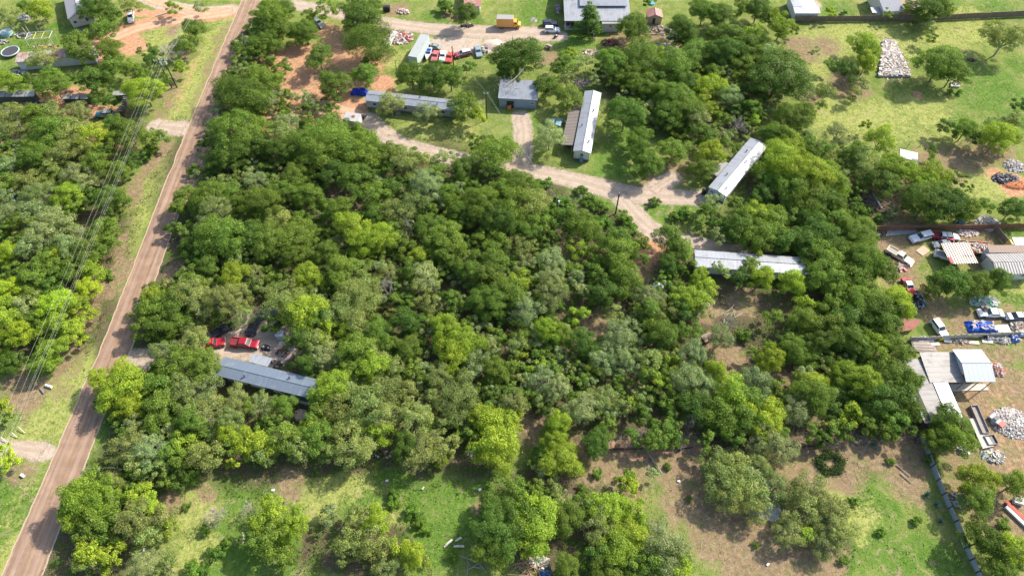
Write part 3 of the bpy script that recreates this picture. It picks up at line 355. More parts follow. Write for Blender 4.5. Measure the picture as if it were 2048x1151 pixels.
dirt = b.mix(b.math('MULTIPLY', b.smooth(n3, .5, .7), .5), dirt, (.27, .15, .08))
n6 = b.noise(v, .28, 5, .75, 1.2)
tan = b.mix(b.math('MULTIPLY', b.smooth(n6, .53, .62), .62), tan, (.145, .185, .045)); tan = b.mix(b.math('MULTIPLY', b.smooth(n6, .46, .38), .5), tan, (.215, .15, .095))
lush = b.mix(b.math('MULTIPLY', b.smooth(n6, .54, .64), .7), lush, (.30, .235, .14)); lush = b.mix(b.math('MULTIPLY', b.smooth(n6, .44, .36), .5), lush, (.06, .125, .02))
dry = b.mix(b.math('MULTIPLY', b.smooth(n6, .56, .66), .55), dry, (.40, .30, .17)); grass = b.mix(b.math('MULTIPLY', b.smooth(n6, .55, .66), .6), grass, (.34, .26, .15)); grass = b.mix(b.math('MULTIPLY', b.smooth(n6, .44, .36), .5), grass, (.11, .17, .03))
grav = b.ramp(n2, [(.28, (.32, .25, .195)), (.5, (.44, .355, .28)), (.75, (.56, .465, .38))])
grav = b.mix(b.math('MULTIPLY', b.smooth(n1, .5, .64), .5), grav, (.30, .24, .18)); grav = b.mix(b.math('MULTIPLY', b.smooth(b.noise(v, 14, 3, .7), .5, .7), .5), grav, (.30, .25, .2))
c = b.mix(thr(sa.outputs[2], 1.25), grass, dry if False else lush)
c = b.mix(thr(zb.outputs[3] if False else b.n("ShaderNodeAttribute", attribute_name="zone_c").outputs[2], 1.3), c, dry)
c = b.mix(thr(sb.outputs[0], .8, .3, .6), c, litter)
c = b.mix(thr(sa.outputs[1], 1.3), c, tan)
c = b.mix(thr(sa.outputs[0], .9), c, dirt)
c = b.mix(thr(sb.outputs[1], .6, .35, .6), c, grav)
hh = b.math('ADD', b.math('MULTIPLY', n3, .6), n2)
GROUND = b.out(b.pbr(c, .95, 0, b.bump(hh, .8, .18), .1))
gme = np_mesh("ground", np.stack([gx, gy, gz], 1), F, GROUND)
def col_attr(me, name, cols):
    a = me.color_attributes.new(name, 'FLOAT_COLOR', 'POINT'); a.data.foreach_set("color", np.asarray(cols, np.float32).ravel())
one = np.ones(len(gx))
col_attr(gme, "zone_a", np.stack([ZW[DIRT], ZW[TAN], ZW[LUSH], one], 1))
col_attr(gme, "zone_b", np.stack([ZW[LITTER], ZW[GRAV], ZW[DRY], one], 1))
col_attr(gme, "zone_c", np.stack([ZW[DRY]] * 3 + [one], 1))
go = bpy.data.objects.new("ground", gme); COL.objects.link(go); tag(go, kind="structure")
def zsample(kind, x, y):
    i = np.clip(np.searchsorted(xs, x), 0, nx - 1); j = np.clip(np.searchsorted(ys, y), 0, ny - 1)
    return ZW[kind].reshape(nx, ny)[i, j]

# ---------------------------------------------------------------- road and drives
def ribbon(name, pts, widths, z, mat, step=.7, rag=.18, seed=0):
    """strip following pts with ragged edges; attribute edge runs 0..1 from the rim to the middle"""
    P = [pts[0]]; Wd = [widths[0]]
    for a, b_, wa, wb in zip(pts, pts[1:], widths, widths[1:]):
        n = max(1, int((b_ - a).length / step))
        for k in range(1, n + 1): P.append(a.lerp(b_, k / n)); Wd.append(wa + (wb - wa) * k / n)
    # smooth the line a little
    for _ in range(6):
        P = [P[0]] + [(P[i - 1] + P[i] * 2 + P[i + 1]) / 4 for i in range(1, len(P) - 1)] + [P[-1]]
    r = random.Random(seed); V = []; E = []; cr = [-1, -.86, -.6, 0, .6, .86, 1]; n = len(P); o1 = o2 = 0
    for i, p in enumerate(P):
        d = (P[min(i + 1, n - 1)] - P[max(i - 1, 0)]); d.z = 0; d.normalize(); nrm = Vector((-d.y, d.x, 0))
        o1 = o1 * .6 + r.uniform(-rag, rag); o2 = o2 * .6 + r.uniform(-rag, rag)
        for q in cr:
            off = (Wd[i] / 2 + (o1 if q < 0 else o2) * abs(q)) * q
            V.append((p.x + nrm.x * off, p.y + nrm.y * off, z)); e = 1 - abs(q)
            e = min(e, i * step / 3.0 if name != "road" else 1, (n - 1 - i) * step / 3.0 if name != "road" else 1); E.append((e, q * .5 + .5, i * step / 50, 1))
    k = len(cr); F_ = [(i * k + j + 1, i * k + j, (i + 1) * k + j, (i + 1) * k + j + 1) for i in range(n - 1) for j in range(k - 1)]
    me = np_mesh(name, V, F_, mat); col_attr(me, "edge", E)
    o = bpy.data.objects.new(name, me); COL.objects.link(o); tag(o, kind="structure"); return o
def road_mat(name, kind):
    b = NB(name); v = b.coord("Object"); at = b.n("ShaderNodeAttribute", attribute_name="edge"); se = b.n("ShaderNodeSeparateColor"); b.t.links.new(at.outputs[0], se.inputs[0])
    st = b.n("ShaderNodeMapping", i_Scale=(1.6, .05, 1)); b.t.links.new(v, st.inputs[0])
    n1 = b.noise(v, .5, 5, .6); n2 = b.noise(v, 3, 5, .7); n3 = b.noise(v, 18, 3, .7)
    if kind == "asphalt":
        stn = b.noise(st.outputs[0], 1.0, 4, .6)
        c = b.ramp(b.math('ADD', b.math('MULTIPLY', stn, .6), b.math('MULTIPLY', n1, .4)), [(.36, (.205, .130, .086)), (.52, (.300, .198, .132)), (.66, (.41, .283, .190))])
        c = b.mix(b.math('MULTIPLY', b.smooth(n3, .45, .7), .35), c, (.15, .11, .1))
        tr = b.math('ABSOLUTE', b.math('SUBTRACT', b.math('ABSOLUTE', b.math('SUBTRACT', se.outputs[1], .5)), .24)); c = b.mix(b.math('MULTIPLY', b.smooth(tr, .09, .02), .32), c, (.40, .30, .25))
        rim = b.math('SUBTRACT', se.outputs[0], b.math('MULTIPLY', n2, .12)); c = b.mix(b.smooth(rim, .06, -.02), c, (.44, .35, .25))
        alpha = b.math('GREATER_THAN', b.math('ADD', se.outputs[0], b.math('MULTIPLY', n2, .1)), .055)
    else:
        lo, mid, hi = ((.29, .22, .165), (.40, .315, .24), (.51, .41, .325)) if kind == "gravel" else ((.36, .20, .115), (.50, .31, .195), (.60, .42, .295))
        c = b.ramp(b.math('ADD', b.math('MULTIPLY', n2, .5), b.math('MULTIPLY', n1, .5)), [(.34, lo), (.5, mid), (.66, hi)])
        c = b.mix(b.math('MULTIPLY', b.smooth(n3, .48, .7), .45), c, tuple(x * .6 for x in lo))
        tr = b.math('ABSOLUTE', b.math('SUBTRACT', b.math('ABSOLUTE', b.math('SUBTRACT', se.outputs[1], .5)), .17)); c = b.mix(b.math('MULTIPLY', b.math('MULTIPLY', b.smooth(tr, .09, .02), b.smooth(n2, .35, .6)), .5), c, hi)
        mdl = b.math('ABSOLUTE', b.math('SUBTRACT', se.outputs[1], .5)); c = b.mix(b.math('MULTIPLY', b.math('MULTIPLY', b.smooth(mdl, .08, .02), b.smooth(n1, .46, .62)), .4), c, (.22, .21, .10) if kind == "gravel" else lo)
        alpha = b.smooth(b.math('ADD', se.outputs[0], b.math('MULTIPLY', b.math('SUBTRACT', n2, .5), .9)), .12, .3)
    p = b.pbr(c, .95, 0, b.bump(b.math('ADD', n2, n3), .5, .05), .12)
    tr_ = b.n("ShaderNodeBsdfTransparent"); mx = b.n("ShaderNodeMixShader"); b.t.links.new(alpha, mx.inputs[0]); b.t.links.new(tr_.outputs[0], mx.inputs[1]); b.t.links.new(p, mx.inputs[2])
    return b.out(mx.outputs[0])
ASPH = road_mat("chipseal", "asphalt"); GRM = road_mat("gravel", "gravel"); DRM = road_mat("red_dirt", "dirt")
el = [(1, 1151), (133, 851), (223, 660), (294, 460), (363, 280), (485, 0)]; er = [(85, 1151), (200, 851), (270, 660), (346, 460), (416, 280), (522, 0)]
mid = [(W(*a) + W(*b_)) / 2 for a, b_ in zip(el, er)]; d0 = (mid[0] - mid[1]).normalized(); d1 = (mid[-1] - mid[-2]).normalized()
mid = [mid[0] + d0 * 60] + mid + [mid[-1] + d1 * 120]
ribbon("road", mid, [7.0, 7.0, 6.5, 6.3, 6.2, 6.4, 6.1, 6.1], .035, ASPH, step=1.0, rag=.13, seed=3)
GW = [5.5, 4.6, 4.6, 4.4, 4.6, 6.5, 5.2, 2.6, 3.6]
for k, (g, wd) in enumerate(zip(GR, GW)):
    P = G2(g); ws = [wd] * len(P)
    if k == 1: ws = [5, 5, 4.6, 4.6, 5.0, 5.4, 6, 6, 6.6, 7.5, 6.6, 5.6]
    if k == 5: ws = [9, 6, 4.5]
    if k == 6: ws = [6.5, 4, 3]
    if k == 0: ws = [6, 6, 5.5, 6, 6.5, 8, 9, 6]
    if k == 4: ws = [7, 5, 4, 5, 8, 6]
    ribbon("gravel_drive", P, ws, .012 + .002 * k, GRM if k != 8 else DRM, seed=10 + k, rag=.3)
ribbon("dirt_track", G2([(470, 24), (400, 34), (330, 44), (270, 58), (230, 75), (195, 95)]), [6, 4.5, 4.5, 5.5, 5, 3], .032, DRM, seed=40, rag=.3)
ribbon("dirt_track", G2([(735, 236), (690, 225), (620, 215), (570, 235), (430, 262)]), [4, 7, 9, 7, 5], .034, DRM, seed=41, rag=.4)
ribbon("dirt_shoulder", G2([(440, 225), (429, 255), (417, 290), (402, 335), (384, 385), (372, 415)]), [1.0, 2.2, 2.6, 2.6, 2.0, .8], .052, DRM, seed=42, rag=.5)
ribbon("dirt_shoulder", G2([(262, 700), (272, 715), (262, 735)]), [1.0, 2.4, 1.0], .055, GRM, seed=43, rag=.5)

# ---------------------------------------------------------------- trees
def leaf_quads(C, N, size, rng):
    """bent leaf sprays at C facing N"""
    n = len(C); N = N / (np.linalg.norm(N, axis=1, keepdims=True) + 1e-9)
    a = np.cross(N, rng.normal(size=(n, 3))); a /= np.linalg.norm(a, axis=1, keepdims=True) + 1e-9; b_ = np.cross(N, a)
    s = (size * rng.uniform(.6, 1.35, n))[:, None]; asp = rng.uniform(.5, .85, n)[:, None]
    q = np.stack([C - a * s * .5, C - b_ * s * asp * .5 - N * s * .12, C + a * s * .5 + N * s * .1, C + b_ * s * asp * .5 - N * s * .12], 1)
    q += rng.normal(0, .05, q.shape) * s[:, :, None]
    return q.reshape(-1, 3)
def crown_pts(r, ztop, zbot, nclump, nleaf, rng, style='broad', fill=.3, cs=(.19, .33), md=.33):
    """clump centres through a domed crown, leaves in shells round them; local origin at the tree base"""
    zc = zbot + (ztop - zbot) * .36; C = []; tries = 0
    lob = rng.uniform(0, 2 * np.pi, 3); la = rng.uniform(.08, .2, 3)
    while len(C) < nclump and tries < 6000:
        tries += 1; th = rng.uniform(0, 2 * np.pi); u = rng.uniform(-.32, 1) if style != 'cone' else rng.uniform(-.6, 1)
        rr = r * (1 + sum(la[k] * math.cos((k + 2) * th + lob[k]) for k in range(3))) * rng.uniform(.82, 1.0)
        if rng.random() < .25: rr *= rng.uniform(.25, .8)
        if style == 'cone': rad = rr * (1 - (u + .6) / 1.75) * .95; z = zbot + (ztop - zbot) * (u + .6) / 1.65
        else: rad = rr * math.sqrt(max(0, 1 - abs(u) ** 2.2)) * .86; z = zc + (ztop - zc) * u * .88 if u > 0 else zc + (zc - zbot) * u * 1.3
        p = np.array([rad * math.cos(th), rad * math.sin(th), z])
        if all(np.linalg.norm((p - q) * [1, 1, 1.1]) > r * md for q in C) or tries > 3500: C.append(p)
    C = np.array(C); n = len(C); cr = r * rng.uniform(cs[0], cs[1], n); w_ = cr ** 2; w_ /= w_.sum()
    k = rng.choice(n, nleaf, p=w_); d = rng.normal(size=(nleaf, 3)); d /= np.linalg.norm(d, axis=1, keepdims=True); d[:, 2] = np.where(d[:, 2] < -.1, -d[:, 2] * .7, d[:, 2])
    rad = cr[k] * rng.uniform(.35, 1.0, nleaf) ** .5 * np.where(rng.random(nleaf) < .24, rng.uniform(1.1, 1.5, nleaf), 1)
    L = C[k] + d * rad[:, None] * [1, 1, .72]
    ctr = np.array([0, 0, zc]); out_ = (C[k] - ctr); out_ /= np.linalg.norm(out_, axis=1, keepdims=True) + 1e-6
    N = d * .9 + out_ * .5 + np.array([0, 0, .5]) + rng.normal(0, .85, (nleaf, 3))
    # a thin scatter inside the crown
    m = int(nleaf * fill * .4); t = rng.random((m, 1)) ** .5; L2 = ctr + (C[rng.integers(0, n, m)] - ctr) * t + rng.normal(0, r * .1, (m, 3)); L = np.concatenate([L, L2]); N = np.concatenate([N, rng.normal(size=(m, 3))])
    return C, cr, L, N
def trunk_mesh(name, C, r, ztop, rng, lean=(0, 0), twigs=0, bare=False):
    mb = MB(); z1 = ztop * (.28 if not bare else .2); r0 = .05 * ztop * .55; r0 = max(.12, r0)
    p1 = Vector((lean[0] * z1, lean[1] * z1, z1)); mb.tube([(0, 0, -.3), (p1.x * .4, p1.y * .4, z1 * .5), p1], r0, r0 * .75, 7)
    k = min(5, max(3, len(C) // 6)); hubs = []
    for i in range(k):
        th = 2 * math.pi * (i + rng.uniform(-.3, .3)) / k; h = Vector((p1.x + r * .36 * math.cos(th), p1.y + r * .36 * math.sin(th), z1 + (ztop - z1) * rng.uniform(.3, .5))); hubs.append(h)
        m = (p1 + h) / 2 + Vector(rng.normal(0, r * .04, 3)); mb.tube([p1, m, h], r0 * .55, r0 * .34, 5)
    hubs.append(Vector((p1.x, p1.y, z1 + (ztop - z1) * .55))); mb.tube([p1, hubs[-1]], r0 * .6, r0 * .35, 5)
    for c in C:
        c = Vector(c); h = min(hubs, key=lambda q: (q - c).length); m = (h + c) / 2 + Vector(rng.normal(0, r * .05, 3)); mb.tube([h, m, c], r0 * .28, .03, 4)
        for _ in range(twigs):
            e = c + Vector(rng.normal(0, 1, 3)).normalized() * r * rng.uniform(.15, .34); e.z += r * .05
            mb.tube([c, (c + e) / 2 + Vector(rng.normal(0, .08, 3)), e], .035, .015, 3)
            if bare:
                for _ in range(3):
                    g = e + Vector(rng.normal(0, 1, 3)).normalized() * r * .16; mb.tube([(c + e) / 2, g], .025, .012, 3)
    return mb.mesh(name, [TWIG if (twigs or bare) else BARK])
PROTO = {}
LS = .30
def make_proto(key, r, H, ncl, nlf, seed, style='broad', twigs=0, size=LS, zb=.3, fill=.3, lean=(0, 0), cs=(.19, .33), md=.33):
    rng = np.random.default_rng(seed); C, cr, L, N = crown_pts(r, H, H * zb, ncl, nlf, rng, style, fill, cs, md)
    if lean != (0, 0): L[:, 0] += lean[0] * L[:, 2]; L[:, 1] += lean[1] * L[:, 2]; C[:, 0] += lean[0] * C[:, 2]; C[:, 1] += lean[1] * C[:, 2]
    V = leaf_quads(L, N, size, rng); me = np_mesh("crown", V, np.arange(len(V)).reshape(-1, 4), LEAF)
    tm = trunk_mesh("trunk", C, r, H, rng, lean, twigs); PROTO.setdefault(key, []).append((me, tm, r, H))
for s_ in range(6): make_proto('dense', 4.0, 7.2, 27, 12500, 100 + s_, size=.21, fill=.18)
for s_ in range(4): make_proto('big', 6.0, 9.6, 50, 27000, 200 + s_, size=.215, fill=.18, cs=(.14, .26), md=.25)
for s_ in range(5): make_proto('airy', 4.0, 7.4, 32, 8600, 300 + s_, cs=(.14, .29), md=.27, twigs=3, size=.195, fill=.08)
for s_ in range(3): make_proto('bigairy', 6.0, 9.4, 56, 18500, 400 + s_, cs=(.11, .22), md=.2, twigs=3, size=.20, fill=.15)
for s_ in range(3): make_proto('small', 2.0, 4.6, 13, 3200, 500 + s_, size=.20, zb=.2)
for s_ in range(3): make_proto('lean', 2.0, 4.8, 14, 1700, 550 + s_, size=.2, zb=.35, twigs=2, lean=(.3, .25))
for s_ in range(3): make_proto('shrub', 1.6, 1.9, 12, 2400, 600 + s_, size=.19, zb=.0, fill=.6)
make_proto('cone', 3.2, 10.5, 40, 9500, 700, 'cone', size=.23, zb=.12)
for s_ in range(3):
    rng = np.random.default_rng(800 + s_); C, cr, L, N = crown_pts(2.6, 4.4, 1.0, 22, 10, rng); PROTO.setdefault('dead', []).append((None, trunk_mesh("trunk", C, 2.6, 4.4, rng, bare=True, twigs=6), 2.6, 4.4))
TINT = {'m': (.150, .240, .040), 'y': (.255, .355, .040), 'o': (.235, .300, .096), 'g': (.260, .335, .150), 'd': (.102, .182, .032), 'c': (.095, .180, .030), 's': (.135, .250, .036)}
CNAME = {'m': 'green', 'y': 'yellow-green', 'o': 'olive green', 'g': 'grey-green', 'd': 'dark green', 'c': 'green', 's': 'bright green', 'b': 'bare grey'}

TREES = [(float(a), float(b_), float(c[:-1]), c[-1]) for a, b_, c in (t.split(',') for t in TREEDATA.split())]
LANDM = [("the blue-walled garage", 1038, 190), ("the long white gabled trailer", 1175, 245), ("the tarp-ended grey trailer", 830, 208), ("the white-roofed diagonal trailer", 1475, 335), ("the half-hidden white-roofed trailer", 1510, 525),
         ("the green-walled trailer", 535, 765), ("the two red pickups", 470, 685), ("the rusty white shed", 703, 240), ("the long box trailer", 833, 95), ("the yellow box truck", 1019, 45), ("the big metal-roofed house", 1200, 30),
         ("the red-striped small shed", 1310, 32), ("the trampoline", 24, 104), ("the rusty-roofed long barn", 110, 122), ("the twin-pole power line", 335, 140), ("the parked black hatchback", 160, 68), ("the white rubble slab", 1788, 120),
         ("the top-right board fence", 1950, 33), ("the brown scrap timber heap", 1745, 405), ("the cream pickup", 1799, 512), ("the ribbed carport", 1915, 505), ("the blue tarp heap", 1960, 653), ("the white-ridged workshop", 1945, 735), ("the white rubble heap", 2020, 845),
         ("the sheet-metal fence", 1890, 1010), ("the round brush ring", 1660, 925), ("the dirt clearing", 1470, 720), ("the wooden hutch", 1411, 677), ("the white garden canopy", 1313, 571), ("the left black pole by the drive", 1117, 412), ("the right black pole by the drive", 1236, 405),
         ("the grassy traffic island", 1340, 415), ("the sandy gap", 1195, 640), ("the pale fallen trunks", 1140, 735), ("the dark gap in the wood", 690, 385), ("the pale gravel turnout", 345, 256), ("the bottom-left gravel turnout", 60, 893), ("the fallen log", 1310, 915),
         ("the mossy round rock", 603, 829), ("the drive mouth by the road", 275, 718), ("the bottom lumber pile", 960, 1130), ("the bottom-edge scrap yard", 1060, 1110), ("the picture's left edge halfway down", 0, 480), ("the wood's very centre", 930, 560), ("the green bottom clearing", 640, 950), ("the scrap metal roof at lower right", 1535, 1000),
         ("the long wire fence on the right", 1920, 290), ("the concrete well lid", 1909, 170), ("the bottom right corner", 2048, 1151), ("the road's right edge", 400, 420), ("the slatted coops", 245, 205), ("the white field rubbish", 1817, 311), ("the upper orange dirt yard", 640, 200), ("the gravel road's top bend", 790, 48)]
ORD = ["nearest", "second nearest", "third nearest", "fourth nearest", "fifth nearest", "sixth nearest", "seventh nearest", "eighth nearest", "ninth nearest", "tenth nearest", "eleventh nearest", "twelfth nearest"] + ["%dth nearest" % i for i in range(13, 60)]
def dirword(dx, dy):
    if abs(dx) > abs(dy): return "right of" if dx > 0 else "left of"
    return "below" if dy > 0 else "above"
def scatter_labels(items, noun):
    # items (px,py,size word,colour word) -> a label that points at one of them
    buck = {}
    for i, (x, y, sz, cw) in enumerate(items):
        lm = min(LANDM, key=lambda q: math.hypot(q[1] - x, (q[2] - y) * 1.2)); dw = dirword(x - lm[1], y - lm[2])
        buck.setdefault((sz, cw, dw, lm[0]), []).append((math.hypot(x - lm[1], y - lm[2]), i))
    res = [None] * len(items)
    for (sz, cw, dw, ln), L in buck.items():
        L.sort()
        for k, (_, i) in enumerate(L):
            s_ = "%s %s %s %s %s" % (sz, cw, noun, dw, ln)
            if len(L) > 1: s_ += ", %s to it" % ORD[k]
            res[i] = s_ if len(s_.split()) <= 16 else s_.replace(' of the', ' the').replace('the blue-walled', 'blue-walled').replace(sz + ' ', '', 1)
    return res

# which crowns stand as trees of their own: the 300 that show largest or stand alone
def crowd(i):
    x, y, r_, _ = TREES[i]; return sum(1 for q in TREES if 0 < math.hypot(q[0] - x, q[1] - y) < r_ + q[2])
main = [i for i, t in enumerate(TREES) if t[3] in 'myogd']
main.sort(key=lambda i: -(TREES[i][2] * (1.0 + (.8 if crowd(i) <= 2 else .35 if crowd(i) <= 4 else 0))))
ISO = set(i for i in main if crowd(i) <= 1)
single = main[:300]; rest = main[300:]
TR = random.Random(5)
BOXES = ((425, 640, 645, 830), (725, 170, 920, 260), (1120, 180, 1210, 330), (1405, 275, 1540, 410), (1385, 495, 1625, 575), (990, 155, 1082, 225), (1800, 640, 2048, 900), (1735, 455, 2048, 560), (680, 220, 725, 262), (0, 170, 260, 235), (25, 100, 200, 145))
def tree_geo(i):
    x, y, rp, k = TREES[i]; s0 = project(*W(x, y, 4))[2]
    near = any(x0 < x < x1 and y0 - 6 < y < y1 + 20 for x0, y0, x1, y1 in BOXES)
    r_ = rp / s0 * (.97 if near else 1.30 if k != 's' and crowd(i) >= 4 else 1.06); H = (3.0 + 1.0 * r_) * TR.uniform(.9, 1.12)
    if k not in 's' and y > 885 and (955 < x < 1420 or 1370 < x < 1700): r_ *= 1.14; H *= .86
    if k == 's': H = max(.8, r_ * 1.1)
    if k == 'c': H = 11
    base = W(x, y, H * .60); base.z = 0
    if k == 's': base = W(x, y, H * .4); base.z = 0
    return base, r_, H
def tint_of(k):
    t = TINT[k]; g = TR.uniform(.82, 1.2); h_ = TR.uniform(-.09, .09); return (t[0] * g * (1 + h_), t[1] * g, t[2] * g * (1 - h_ * .5), 1)
def put_tree(name, me, tm, base, sx, sz, rz, col, label, cat, group):
    e = empty(name, base, rz, label, cat, group); an = TR.uniform(.86, 1.17) if name == 'tree' else 1.0; e.scale = (sx * an, sx / an, sz)
    if me is not None:
        c = bpy.data.objects.new("crown", me); COL.objects.link(c); c.parent = e; c.color = col
    t = bpy.data.objects.new("trunk", tm); COL.objects.link(t); t.parent = e
    return e
def sizew(r_): return "broad" if r_ > 4.1 else "mid-sized" if r_ > 2.9 else "small"
items = []; geo = {}
for i in single:
    geo[i] = tree_geo(i); items.append((TREES[i][0], TREES[i][1], sizew(geo[i][1]), CNAME[TREES[i][3]]))
LANDM_T = scatter_labels(items, "tree")
LEANERS = [(1591, 59), (1858, 72), (1730, 249), (1709, 187), (1722, 169), (1939, 379), (1974, 246)]
for n_, i in enumerate(single):
    base, r_, H = geo[i]; k = TREES[i][3]
    key = ('big' if k in 'myd' else 'bigairy') if r_ > 4.3 else ('dense' if k in 'myd' else 'airy') if r_ > 2.3 else 'small'
    if any(math.hypot(TREES[i][0] - a, TREES[i][1] - b_) < 9 for a, b_ in LEANERS): key = 'lean'
    me, tm, r0, H0 = TR.choice(PROTO[key])
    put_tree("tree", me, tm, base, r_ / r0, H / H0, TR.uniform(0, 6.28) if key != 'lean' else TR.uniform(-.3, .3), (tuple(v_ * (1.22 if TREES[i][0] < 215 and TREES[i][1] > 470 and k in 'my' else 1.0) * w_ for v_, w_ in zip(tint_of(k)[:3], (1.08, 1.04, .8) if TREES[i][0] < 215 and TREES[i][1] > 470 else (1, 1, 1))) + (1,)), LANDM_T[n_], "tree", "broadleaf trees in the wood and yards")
items = [(t[0], t[1], "low" if t[2] < 16 else "spreading", CNAME['s']) for t in TREES if t[3] == 's']; LB = scatter_labels(items, "shrub")
for n_, t in enumerate([i for i, t in enumerate(TREES) if t[3] == 's']):
    base, r_, H = tree_geo(t); me, tm, r0, H0 = TR.choice(PROTO['shrub'])
    put_tree("shrub", me, tm, base, r_ / r0, H / H0, TR.uniform(0, 6.28), tint_of('s'), LB[n_], "shrub", "shrubs round the clearings")
items = [(t[0], t[1], "leafless", "grey") for t in TREES if t[3] == 'b']; LB = scatter_labels(items, "dead tree")
for n_, t in enumerate([i for i, t in enumerate(TREES) if t[3] == 'b']):
    base, r_, H = tree_geo(t); me, tm, r0, H0 = TR.choice(PROTO['dead'])
    put_tree("dead_tree", None, tm, base, r_ / r0, H / H0 * .9, TR.uniform(0, 6.28), (1, 1, 1, 1), LB[n_], "dead tree", "dead trees")
for t in [i for i, t in enumerate(TREES) if t[3] == 'c']:
    base, r_, H = tree_geo(t); me, tm, r0, H0 = PROTO['cone'][0]
    put_tree("cedar_tree", me, tm, base, r_ / r0, H / H0, 1.0, tint_of('c'), "tall pointed dark cedar in front of the metal-roofed house porch", "cedar tree", None)

# the remaining crowded crowns: one mass
Vs, Ts = [], []; rng = np.random.default_rng(77)
lots = [tree_geo(i) + (TREES[i][3],) for i in rest]
TA = np.array([(t[0], t[1], t[2]) for t in TREES]); n_fill = 0
FR = random.Random(21)
for _ in range(14000):           # saplings wherever the wood floor lies open between crowns
    x, y = FR.uniform(-150, 130), FR.uniform(35, 190)
    if 10 < x < 40 and 88 < y < 112: continue
    if zsample(LITTER, x, y) < .35 or zsample(TAN, x, y) > .12 or zsample(GRAV, x, y) > .02 or zsample(LUSH, x, y) > .3 or -97 < x < -77: continue
    px, py, s0 = project(x, y, 3.0)
    if not (-30 < px < 2080 and -20 < py < 1170): continue
    if np.min(np.hypot(TA[:, 0] - px, TA[:, 1] - py) / TA[:, 2]) < .72: continue
    if any(x0 - 20 < px < x1 + 20 and y0 - 8 < py < y1 + 26 for x0, y0, x1, y1 in BOXES): continue
    r_ = FR.uniform(1.3, 2.3); lots.append((Vector((x, y, 0)), r_, 2.2 + r_ * .9, FR.choice('mmdog'))); TA = np.vstack([TA, (px, py, r_ * s0)]); n_fill += 1
print('fill', n_fill)
for base, r_, H, k in lots:
    airy = k in 'og'
    nl = int((3400 if not airy else 2500) * (r_ / 2.5) ** 2 * .9) + 200
    C, cr, L, N = crown_pts(r_, H * .97, H * .28, max(9, int(13 * (r_ / 2.5) ** 1.2)), nl, rng)
    v_ = leaf_quads(L, N, .225 if not airy else .205, rng); v_[:, 0] += base.x; v_[:, 1] += base.y
    Vs.append(v_); Ts.append(np.tile(np.array(tint_of(k), np.float32), (len(v_), 1)))
V = np.concatenate(Vs); me = np_mesh("small_trees", V, np.arange(len(V)).reshape(-1, 4), LEAF_T, np.concatenate(Ts))
o = bpy.data.objects.new("small_trees", me); COL.objects.link(o); tag(o, "dense thicket of smaller green trees filling the gaps between the larger crowns", "thicket", kind="stuff")

# undergrowth in the wood, weeds and tufts on the open ground
def cover(name, n, accept, size, hmax, cols, label, cat, clump=3.0, seed=1):
    rng = np.random.default_rng(seed); x = rng.uniform(-160, 175, n); y = rng.uniform(20, 200, n)
    q = accept(x, y, rng); x, y = x[q], y[q]; m = len(x); dens = fbm(x, y, clump, seed + 9)
    keep = dens > rng.uniform(.40, .60, m); x, y = x[keep], y[keep]; m = len(x); dens = dens[keep]
    px = 1024 + CAM_F * x / (y * _c + CAM_H * _s); vis = (px > -60) & (px < 2110); x, y, dens = x[vis], y[vis], dens[vis]; m = len(x)
    z = rng.random(m) * hmax * np.clip((dens - .38) * 5, .15, 1.2)
    N = rng.normal(0, .7, (m, 3)) + [0, 0, .9]; v_ = leaf_quads(np.stack([x, y, z + .03], 1), N, size, rng)
    c = np.array(cols); k = rng.integers(0, len(c), m); big = fbm(x, y, 9, seed + 21); t_ = c[k] * (0.7 + .8 * big[:, None]); t_ = np.concatenate([t_, np.ones((m, 1))], 1)
    me = np_mesh(name, v_, np.arange(len(v_)).reshape(-1, 4), LEAF_T, np.repeat(t_, 4, 0))
    o = bpy.data.objects.new(name, me); COL.objects.link(o); tag(o, label, cat, kind="stuff")
RDX = np.array([p.y for p in mid]), np.array([p.x for p in mid])
def off_road(x, y, w=4.2): return np.abs(x - np.interp(y, *RDX)) > w
def acc_wood(x, y, rng): return off_road(x, y) & (zsample(LITTER, x, y) > .15) & (zsample(GRAV, x, y) < .05) & (zsample(TAN, x, y) < .35) & (rng.random(len(x)) < .75)
def acc_lush(x, y, rng):
    p = np.maximum(zsample(LUSH, x, y), .12) * (zsample(GRAV, x, y) < .05) * (zsample(DIRT, x, y) < .2) * np.where(zsample(TAN, x, y) > .5, .4, 1) * off_road(x, y, 3.8)
    return rng.random(len(x)) < p
def acc_grass(x, y, rng):
    p = np.where(zsample(DRY, x, y) > .2, .9, .55) * (zsample(GRAV, x, y) < .08) * (zsample(DIRT, x, y) < .25) * np.where(zsample(TAN, x, y) > .35, .4, 1) * off_road(x, y, 3.6) * (zsample(LITTER, x, y) < .2)
    return rng.random(len(x)) < p
cover("undergrowth", 560000, acc_wood, .30, 1.2, [(.06, .12, .02), (.09, .16, .03), (.12, .16, .05), (.15, .12, .07)], "low leafy undergrowth and dead brush between the trunks of the wood", "undergrowth", seed=3)
cover("weeds", 420000, acc_lush, .22, .28, [(.09, .20, .02), (.13, .24, .03), (.08, .16, .02)], "bright green weeds growing in patches over the clearings", "weeds", seed=5)
cover("grass_tufts", 420000, acc_grass, .20, .20, [(.20, .25, .06), (.32, .32, .12), (.12, .18, .035), (.38, .33, .18)], "yellow-green grass tufts on the mown fields and road verges", "grass", clump=1.6, seed=8)
def acc_straw(x, y, rng):
    p = np.clip(zsample(TAN, x, y) * 1.3 + zsample(LITTER, x, y) * .5, 0, 1) * (zsample(GRAV, x, y) < .08) * off_road(x, y, 3.6)
    return rng.random(len(x)) < p
